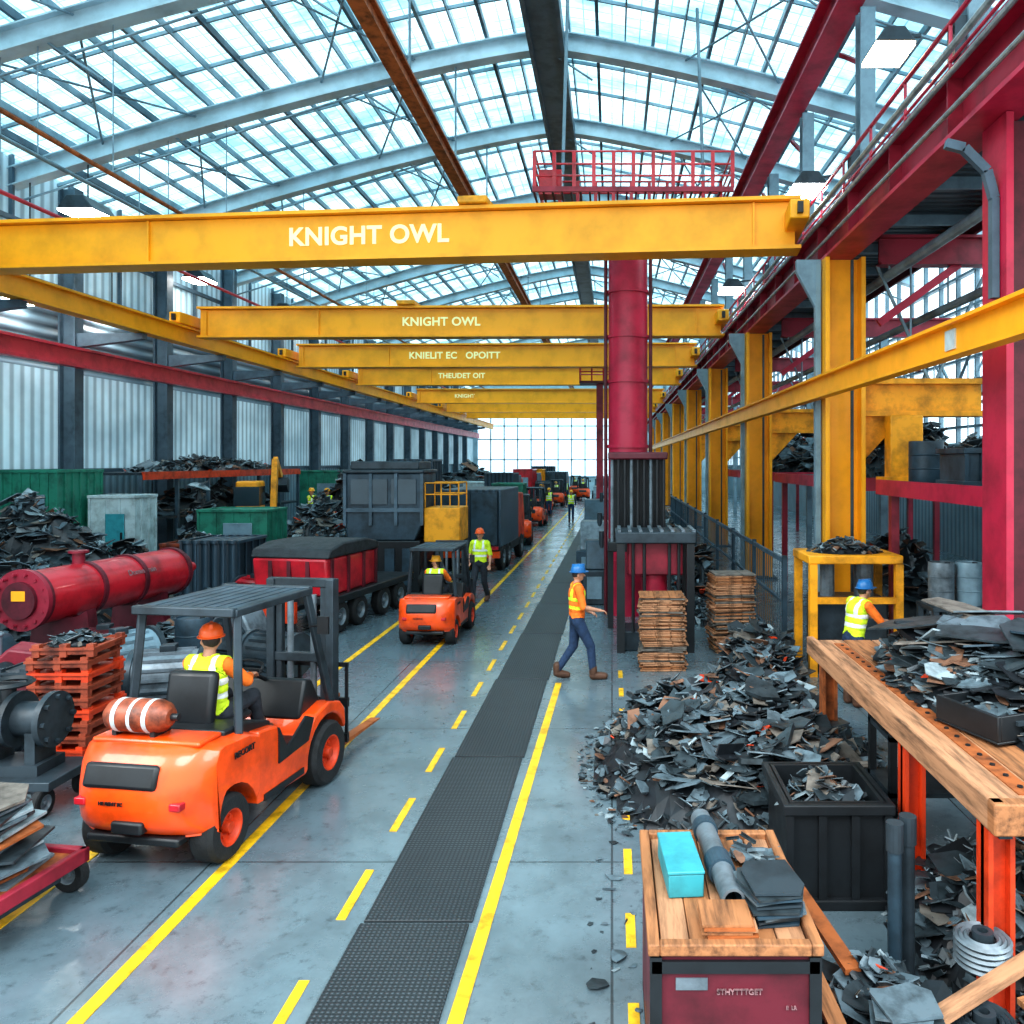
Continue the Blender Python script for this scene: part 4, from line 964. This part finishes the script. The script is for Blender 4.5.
heap('heap of scrap on the second crimson edged shelf',6.9,19.5,1.5,2.8,1.1,600,.22,3.05)
heap('heap of scrap on the far crimson edged shelf',6.9,29.5,1.5,4.6,1.1,500,.3,3.05)
heap('low heap of scrap on the floor below the nearest crimson shelf',7.2,12.4,1.6,1.5,1.6,700,.2)
heap('low heap of scrap on the floor below the second crimson shelf',6.6,18.6,1.5,2.2,1.5,500,.22)
def barrel(label,loc,mt,r0=.28,h=.85,group=None):
    r=thing('barrel',label,'barrel',loc,0,group)
    MB().lathe([(0,0),(r0*.97,0),(r0,.02),(r0,h*.32),(r0*1.04,h*.335),(r0,h*.35),(r0,h*.65),(r0*1.04,h*.665),(r0,h*.68),(r0,h-.02),(r0*.97,h),(r0*.93,h),(r0*.93,h-.03),(0,h-.03)],(0,0,0),'Z',28).done('drum',mt,r)
    MB().tube((r0*.5,0,h-.03),(r0*.5,0,h),.04,n=10).done('bung','dsteel',r);return r
barrel('grey drum standing on the nearest crimson edged shelf',(5.3,10.4,3.05),'grey',.3,.6)
barrel('slate drum at the far end of the nearest crimson edged shelf',(5.3,13.5,3.05),'navy',.28,.7)
cabinet('slate bin on the nearest crimson shelf left of its scrap heap',5.0,5.7,11.3,12.2,3.6,'navy','storage_bin','bin',3,z0=3.05,open_=True)
heap('scrap overflowing the slate bin on the nearest crimson shelf',5.35,11.75,.3,.38,.3,200,.1,3.45)
for k,(x,y,mt) in enumerate([(-9.6,20.9,'red'),(-10.1,22.6,'navy'),(-9.4,22.6,'yellow2'),(-7.1,23.6,'grey'),(-6.9,13.2,'navy'),(-6.9,24.6,'red')]):
    barrel(['red drum before the green skip','slate drum before the green skip','yellow drum right before the green skip','grey drum behind the dark hopper','slate drum left of the red trailer','red drum behind the dark hopper'][k],(x,y,0),mt)
r=thing('workbench','dark steel bench carrying grey drums below the crimson shelf','bench',(5.1,12.3,0))
MB().bb(-.3,1.0,-.35,.35,1.15,1.22).done('top','dsteel',r,bevel=.01)
for x in(-.25,.95):
    for y in(-.3,.3): MB().bb(x-.04,x+.04,y-.04,y+.04,0,1.15).done('leg','dsteel',r)
for k in range(3): barrel('grey drum on the dark bench, %s from the left'%['first','second','third'][k],(5.04+k*.42,12.25,1.22),['grey','steel','grey'][k],.19,.65,'grey drums on the dark bench')
# yellow open press
r=thing('open_press','yellow open press at the foot of the nearest yellow column','machine',(3.85,13.2,0))
for x in(-.66,.7):
    for y in(-.5,.5): MB().bb(x-.06,x+.06,y-.06,y+.06,0,1.78).done('post','yellow2',r)
MB().bb(-.74,.76,-.56,.56,1.78,1.92).done('top','yellow2',r,bevel=.02)
MB().bb(-.55,.6,-.35,.4,0,1.2).done('motor_box','dsteel',r,bevel=.04)
MB().bb(-.66,.7,-.54,-.46,1.15,1.25).done('rail','yellow2',r)
MB().tube((-.3,0,1.2),(-.3,0,1.78),.12).tube((.3,0,1.2),(.3,0,1.78),.16).parts('cylinder','grey',r)
heap('small heap of scrap on top of the yellow open press',3.85,13.2,.6,.45,.18,160,.1,1.92)
# fence
r=thing('mesh_fence','slate mesh fence along the right side of the aisle','fence',(3.0,25,0))
for i in range(10):
    y=14.1+i*3
    MB().bb(3.0,3.08,y-.04,y+.04,0,1.75).done('post','navy',r,world=True)
    if i<9:
        p=MB().bb(3.01,3.06,y,y+3,1.62,1.7).bb(3.01,3.06,y,y+3,.15,.21).bb(3.01,3.06,y,y+3,.9,.95)
        for j in range(1,15): p.tube((3.035,y+j*.2,.2),(3.035,y+j*.2,1.65),.009,n=5)
        p.done('mesh_panel','colsteel',r,world=True)
# red column + platform
r=thing('process_column','tall crimson cylindrical column behind the nearest crane','process column',(.36,18,0))
b_=MB().tube((0,0,0),(0,0,9.15),.44,n=36).done('shell','magenta',r)
mb=MB()
for z in(1.2,3.75,5.2,6.2,7.2,8.4): mb.lathe([(.43,z-.035),(.475,z-.035),(.475,z+.035),(.43,z+.035)],(0,0,0),'Z',36,True)
mb.parts('flange_ring','magenta',b_)
MB().tube((-.5,-.1,0),(-.5,-.1,9.15),.04,n=8).tube((.5,-.15,0),(.5,-.15,9.1),.04,n=8).parts('pipe','darkred',r)
r=thing('access_platform','red platform with railing around the crimson column top','platform',(.4,18,9.2))
mb=MB()
for i in range(22): mb.bb(-2.1+i*.2,-2.06+i*.2,-.88,.98,0,.05)
mb.parts('grating_bar','darkred',r)
MB().bb(-2.1,2.2,-.94,-.88,-.03,.08).bb(-2.1,2.2,.98,1.04,-.03,.08).parts('edge_beam','maroon',r)
mb=MB()
for i in range(11):
    for y in(-.88,.98): mb.bb(-2.08+i*.424-.02,-2.04+i*.424+.02,y-.02,y+.02,.08,.85)
mb.parts('baluster','red',r)
mb=MB()
for z in(.33,.58,.85): mb.path([(-2.06,-.88,z),(2.18,-.88,z),(2.18,.98,z),(-2.06,.98,z),(-2.06,-.88,z)],.024)
mb.done('handrail','red',r)
MB().bb(-2.0,-1.5,-.5,-.1,.06,.6).done('control_box','red',r)
mb=MB()
for x in(-1.6,1.8): mb.tube((x,1,0),(x*.9,1,rz_(x)-9.4),.04,n=6)
mb.parts('hanger','steel',r)
r=thing('side_platform','small red platform with railing beyond the third crane','platform',(-.55,36,6.9))
MB().bb(-.9,.7,-.6,.6,0,.1).done('deck','darkred',r)
mb=MB()
for z in(.5,.9): mb.path([(-.88,-.58,z),(.68,-.58,z),(.68,.58,z),(-.88,.58,z),(-.88,-.58,z)],.03)
for x in(-.88,-.36,.16,.68):
    for y in(-.58,.58): mb.tube((x,y,.1),(x,y,.9),.025,n=6)
mb.done('railing','red',r)
MB().bb(-.15,.15,-.15,.15,-6.9,0).done('support_post','maroon',r)
# press under column
r=thing('hydraulic_press','dark hydraulic press with black rods at the foot of the crimson column','press',(.78,14.75,0))
for x in(-.62,.62):
    for y in(-.45,.45): MB().bb(x-.07,x+.07,y-.07,y+.07,0,1.95).done('post','black',r)
MB().bb(-.72,.72,-.55,.55,1.95,2.15).done('head_frame','dsteel',r,bevel=.02)
mb=MB()
for i in range(8): mb.bb(-.68+i*.19,-.62+i*.19,-.52,.52,2.15,2.19)
mb.parts('grille_bar','grey',r)
MB().bb(-.5,.5,-.3,.4,1.35,1.95).done('ram_block','maroon',r,bevel=.03)
MB().bb(-.6,.6,-.35,.45,0,.35).done('bed','dsteel',r,bevel=.02)
MB().tube((0,.05,.35),(0,.05,1.35),.24,n=24).done('ram','magenta',r)
mb=MB()
for x in(-.4,-.2,.25,.42): mb.tube((x,-.4,.35),(x,-.4,1.95),.03,n=8)
mb.parts('hose','black',r)
r=thing('rod_rack','rack of black vertical rods with a dark red cap above the press','machine',(.52,16.4,0))
MB().bb(-.6,.6,-.4,.4,3.45,3.6).done('cap','darkred',r,bevel=.03)
MB().bb(-.6,.6,-.4,.4,1.6,1.8).done('lower_plate','black',r,bevel=.02)
for i in range(9):
    MB().tube((-.52+i*.13,-.3,1.8),(-.52+i*.13,-.3,3.45),.035,n=10).done('rod','black' if i%3 else 'grey',r)
MB().bb(-.55,.55,.1,.35,1.8,3.45).done('rear_panel','black',r)
for x in(-.55,.55): MB().bb(x-.06,x+.06,-.06,.06,0,1.6).done('leg','black',r)
# dark machines on right of aisle further
for k,(x,y,w_,d_,h_) in enumerate([(-.35,19.5,.35,.5,1.5),(-.5,23,.5,.8,1.7),(-.45,27,.5,.9,1.4),(-.6,32,.6,1.2,1.9),(-.6,38,.6,1.2,1.6),(-.5,46,.7,1.6,2.0),(.8,22.5,.5,.9,1.4),(1.1,27,.6,1.2,1.8),(1.4,34,.9,1.5,1.9),(-.6,58,.8,2,2.2)]):
    r=thing('machine_block','dark machine block right of the aisle beyond the press, %s of the row'%ORD[k],'machine',(x,y,0),0,'dark machines right of the aisle')
    mt=['dsteel','navy','grey','dsteel','rust','navy','dsteel','maroon','navy','dsteel'][k]
    b_=MB().bb(-w_,w_,-d_,d_,0,h_*.55).done('base',mt,r,bevel=.03)
    MB().prism([(-d_*.8,h_*.55),(d_*.9,h_*.55),(d_*.7,h_),(-d_*.3,h_)],'X',-w_*.8,w_*.8).done('hood','navy' if mt!='navy' else 'grey',r,bevel=.03)
    MB().bb(-w_*.7,w_*.3,-d_-.03,-d_,.15,h_*.45).done('panel','steel',b_)
    MB().tube((w_*.3,-d_*.3,h_*.8),(w_*.3,-d_*.3,h_*1.15),.07).done('stack','dsteel',r)
# wood stacks of thin flat boards
pm=[]
for v in range(4):
    mb=MB();w,d=.37,.3
    for i in range(3): x=-w+2*w*(i+.5)/3;mb.bb(x-w*.32,x+w*.32,-d+U(0,.03),d-U(0,.03),.008,.03+U(-.003,.003))
    for y in(-d+.06,d-.06): mb.bb(-w,w,y-.025,y+.025,0,.01)
    pm.append(mb.done('wooden_board_layer',['wood2','wood','wood2','s6'][v]))
used=set()
for (x,y,n,nm) in[(.83,13.25,40,'beside the press'),(2.15,14.5,46,'behind the big scrap heap')]:
    for k in range(n):
        v=random.choice([0,0,1,2,2,3])
        if v not in used: o=pm[v];used.add(v)
        else: o=pm[v].copy();col.objects.link(o)
        o.location=(x+U(-.035,.035),y+U(-.03,.03),k*.0305);o.rotation_euler.z=R(U(-5,5)+(8 if x>1 else 0))
        tag(o,'flat weathered board layer in the timber stack '+nm,'timber board','timber boards stacked '+nm)
for v in range(4):
    if v not in used: bpy.data.objects.remove(pm[v])
# ---------------------------------------------------------------- big right heap
heap('big heap of torn dark metal scrap right of the aisle',1.4,9.1,1.6,2.3,.74,3000,.135,0,100,'the big right heap',.75,tilt=.75,skirt=1.12)
heap('heap of scrap along the fence behind the big heap',2.3,12.5,.6,1.4,.8,700,.17)
heap('low heap of scrap along the far fence',2.1,20,.6,3.8,1.0,800,.2)
heap('long low heap of scrap farther along the fence',2.1,29.5,.5,4.5,1.0,500,.28)
for k in range(70):
    if k<54: x,y=U(-.2,.35),U(4.0,10.8)
    else: x,y=U(-.15,.15),U(3.9,6)
    V=[];Fc=[];MI=[];mi=mscr();s_=U(.012,.05) if k%8 else .1;shard_geo(V,Fc,MI,(0,0,0),s_,.15,mi)
    zz=min(v.z for v in V)
    tag(geo_obj('metal_scrap',V,Fc,[0]*len(MI),[SCR[mi]],loc=(x,y,-zz+.001)),'small piece of scrap fallen on the floor by the dashed line','metal scrap','scrap pieces loose on the floor')
# ---------------------------------------------------------------- red bin with objects
r=thing('tool_crate','dark red crate with timber top rim, bottom centre','crate',(.62,4.62,0))
b_=MB().bb(-.42,.42,-.6,-.57,0,.93).bb(-.42,.42,.57,.6,0,.93).bb(-.42,-.39,-.57,.57,0,.93).bb(.39,.42,-.57,.57,0,.93).bb(-.42,.42,-.6,.6,0,.05).done('body','darkred',r)
MB().bb(-.44,-.38,-.63,.63,.93,.99).bb(.38,.44,-.63,.63,.93,.99).bb(-.38,.38,-.63,-.57,.93,.99).bb(-.38,.38,.57,.63,.93,.99).done('top_rim','wood',r,bevel=.008)
for i in range(5): MB().bb(-.37+i*.15,-.225+i*.15,-.57,.57,.9,.955).done('board','wood' if i%2 else 'wood2',r,bevel=.006)
MB().bb(-.43,-.37,-.62,-.6,.0,.92).bb(.37,.43,-.62,-.6,0,.92).bb(-.42,.42,-.62,-.6,.84,.9).done('corner_iron','black',b_)
text('STHYTTTGET',.038,'letw',b_,(.02,-.606,.74),(pi/2,0,0))
text('II  LR',.025,'letw',b_,(.28,-.606,.66),(pi/2,0,0))
MB().bb(-.3,-.14,-.607,-.6,.75,.81).done('paper_label','grey',b_)
r=thing('storage_box','teal rectangular box on the dark red crate','box',(.4,4.72,.957),R(4))
MB().bb(-.1,.1,-.24,.24,0,.13).done('body','teal',r,bevel=.008);MB().bb(-.105,.105,-.245,.245,.13,.15).done('lid','teal',r,bevel=.006)
r=thing('steel_pipe','grey cylindrical pipe lying on the dark red crate','pipe',(.62,4.8,1.04),R(4))
MB().lathe([(.065,-.5),(.065,.5),(.05,.5),(.05,-.5)],(0,0,0),'Y',24,True).done('barrel','grey',r)
MB().tube((0,-.2,0),(0,-.05,0),.08,n=24).tube((0,.3,0),(0,.38,0),.078,n=24).parts('coupling','navy',r)
for k in range(11):
    o=MB().prism([(-.14,-.17),(.1,-.19),(.15,-.1),(.13,.17),(-.1,.18),(-.15,.08)],'Z',0,.012).done('metal_plate',['navy','s1','dsteel','s2'][k%4],loc=(.85+U(-.025,.025),4.36+U(-.03,.03),.958+k*.017),rz=R(10+U(-16,16)))
    tag(o,'dark metal plate in the stack at the crate right front corner','metal plate','plates stacked on the dark red crate')
for k in range(7):
    o=MB().bb(-.13,.13,-.12,.12,0,.012).done('wooden_board',['wood','wood2','rust'][k%3],loc=(.6+U(-.015,.015),4.17+U(-.008,.008),.958+k*.0135),rz=R(U(-5,5)))
    tag(o,'thin timber board in the stack at the crate front','board','timber boards on the dark red crate')
for k in range(30):
    V=[];Fc=[];MI=[];mi=mscr();shard_geo(V,Fc,MI,(0,0,0),U(.05,.12),.4,mi);zz=min(v.z for v in V)
    tag(geo_obj('metal_scrap',V,Fc,[0]*len(MI),[SCR[mi]],loc=(U(.74,.97),U(4.6,5.15),.957-zz+.02*(k%3))),'torn scrap piece at the rear of the dark red crate','metal scrap','scrap pieces on the dark red crate')
# ---------------------------------------------------------------- plank table
TZ=1.4;TX0=2.28
r=thing('plank_table','heavy timber plank table on orange red steel legs at right','table',(TX0,4.7,0))
for i in range(6):
    x0=TX0+i*.32
    MB().bb(x0,x0+.31,4.7,9.0,TZ-.1,TZ).done('plank','wood' if i%2 else 'wood2',r,bevel=.01,world=True)
MB().bb(TX0-.08,TX0-.0,4.62,9.05,TZ-.16,TZ+.03).done('side_beam','wood2',r,bevel=.012,world=True)
MB().bb(TX0-.08,4.4,4.6,4.7,TZ-.16,TZ+.03).done('front_beam','wood',r,bevel=.012,world=True)
MB().bb(TX0+.02,TX0+.1,4.75,8.95,TZ-.24,TZ-.1).bb(TX0,4.3,4.8,4.88,TZ-.24,TZ-.1).done('steel_frame','dsteel',r,world=True)
for (x,y,m_) in[(TX0+.05,4.86,'redorange'),(TX0+.08,6.3,'redorange'),(TX0+.1,8.8,'rust'),(4.1,4.9,'redorange'),(4.1,8.8,'redorange')]:
    MB().bb(x-.08,x+.08,y-.02,y+.02,0,TZ-.2).bb(x-.08,x-.05,y-.08,y+.08,0,TZ-.2).bb(x+.05,x+.08,y-.08,y+.08,0,TZ-.2).bb(x-.12,x+.12,y-.12,y+.12,0,.03).done('leg',m_,r,world=True)
MB().bb(TX0+.16,TX0+.28,4.8,8.8,TZ,TZ+.008).done('steel_strip','rust',r,world=True)
mb=MB()
for i in range(22): mb.tube((TX0+.22,4.9+i*.18,TZ+.008),(TX0+.22,4.9+i*.18,TZ+.018),.018,n=8)
mb.parts('bolt','black',r,world=True)
heap('large heap of dark plates and scrap on the plank table',3.4,7.0,.9,1.75,.42,1700,.14,TZ,60,'the plank table heap',.7,tilt=.5,big=.25)
r=thing('scrap_tray','black open tray half buried in the plank table scrap','tray',(2.85,5.95,TZ+.02),R(20))
MB().bb(-.28,.28,-.3,.3,0,.02).bb(-.28,-.25,-.3,.3,.02,.2).bb(.25,.28,-.3,.3,.02,.2).bb(-.25,.25,-.3,-.27,.02,.2).bb(-.25,.25,.27,.3,.02,.2).done('body','black',r,bevel=.006)
MB().bar((-.12,-.31,.14),(.12,-.31,.14),.03).done('handle','dsteel',r)
for k in range(24):
    w_,d_=U(.22,.42),U(.16,.3)
    o=MB().prism([(-w_,-d_),(w_*.3,-d_*U(.9,1.2)),(w_,-d_*.5),(w_*.9,d_),(-w_*.3,d_*U(.8,1.1)),(-w_*1.1,d_*.4)],'Z',0,.016).done('metal_plate',['s1','s2','s6','s1','navy','s2'][k%6],loc=(3.45+U(-.6,.5),6.9+U(-.8,.9),TZ+.32+k*.013),rz=U(0,6))
    o.rotation_euler.x=R(U(-14,14));o.rotation_euler.y=R(U(-14,14))
    tag(o,'large grey metal plate on top of the plank table heap','metal plate','large plates on the plank table heap')
# under / beside table
cabinet('black open bin between the dark red crate and the plank table',1.35,2.1,6.1,6.9,.8,'black','scrap_bin','bin',3,open_=True)
heap('scrap filling the black open bin',1.72,6.5,.33,.35,.2,200,.09,.62)
for k,(x,y,c) in enumerate([(1.82,5.15,'navy'),(1.94,5.25,'dsteel')]):
    r=thing('hose_pipe','%s upright hose pipe standing beside the table leg'%['slate blue','black'][k],'pipe',(x,y,0))
    MB().tube((0,0,0),(0,0,1.0),.045,n=16).done('tube',c,r);MB().tube((0,0,.9),(0,0,1.08),.056,n=16).tube((0,0,0),(0,0,.05),.07,n=16).parts('collar','dsteel',r)
heap('heap of mixed scrap under the plank table',2.95,5.6,.95,1.0,.7,1100,.12,0,20,'the under table heap')
heap('small heap of scrap between the crate and the table legs',1.6,4.6,.42,.7,.4,600,.1,0)
for k,(x,y,a) in enumerate([(1.17,4.75,4),(1.3,5.4,10),(1.85,4.3,-60),(2.9,4.5,-75),(2.6,4.25,-50)]):
    o=MB().bb(-.05,.05,-.7,.7,0,.035).done('timber_plank',['wood','rust','wood2','wood','wood2'][k],loc=(x,y,.4+.03*k),rz=R(a));o.rotation_euler.x=R(4)
    tag(o,['brown timber plank along the crate right side','rusty painted plank beside the brown plank','pale plank lying across the small scrap heap','brown plank under the table front beam','pale plank resting on the under table scrap'][k],'plank')
def coil(label,loc,r0,mt):
    r=thing('cable_coil',label,'coil',loc)
    mb=MB()
    for k in range(5):
        for j in range(3):
            rr=r0-.03*j;mb.lathe([(rr-.014,k*.034),(rr,k*.034-.014),(rr+.014,k*.034),(rr,k*.034+.014)],(0,0,.02),'Z',24,True)
    mb.done('windings',mt,r);MB().lathe([(r0-.12,0),(r0-.09,0),(r0-.09,.2),(r0-.12,.2)],(0,0,0),'Z',24,True).done('core','dsteel',r)
coil('grey wound coil on the scrap under the plank table',(2.2,4.75,.42),.15,'grey')
coil('dark wound coil lower beside the front table leg',(2.0,4.3,.25),.15,'dsteel')
for k in range(9):
    o=MB().prism([(-.16,-.12),(.12,-.14),(.18,.05),(.1,.14),(-.15,.12)],'Z',0,.014).done('metal_plate',['s2','navy','s1','s2'][k%4],loc=(1.55+U(-.03,.03),4.2+U(-.03,.03),.36+k*.022),rz=R(U(-20,20)))
    tag(o,'bluish metal plate in the low stack right of the dark red crate','metal plate','bluish plates stacked by the crate')
MB2=thing('shelf_unit','black steel shelf unit standing under the plank table','shelf',(3.0,7.2,0))
MB().bb(-.6,1.0,-.3,.3,.5,.54).bb(-.6,1.0,-.3,.3,.98,1.02).parts('shelf_board','dsteel',MB2)
for x in(-.57,.97):
    for y in(-.27,.27): MB().bb(x-.03,x+.03,y-.03,y+.03,0,1.1).done('post','black',MB2)
# ---------------------------------------------------------------- camera
cam=bpy.data.cameras.new('camera');cam.lens=36*F/1024;cam.sensor_width=36;cam.shift_x=-(CX-512)/1024;cam.shift_y=-(512-CY)/1024
cam.clip_end=500;co_=bpy.data.objects.new('camera',cam);co_.location=(0,0,CH);co_.rotation_euler=(pi/2,0,0);col.objects.link(co_);sc.camera=co_
try:
    sc.view_settings.view_transform='Standard'
    sc.view_settings.look='Medium High Contrast'
except Exception as e: print('look',e)
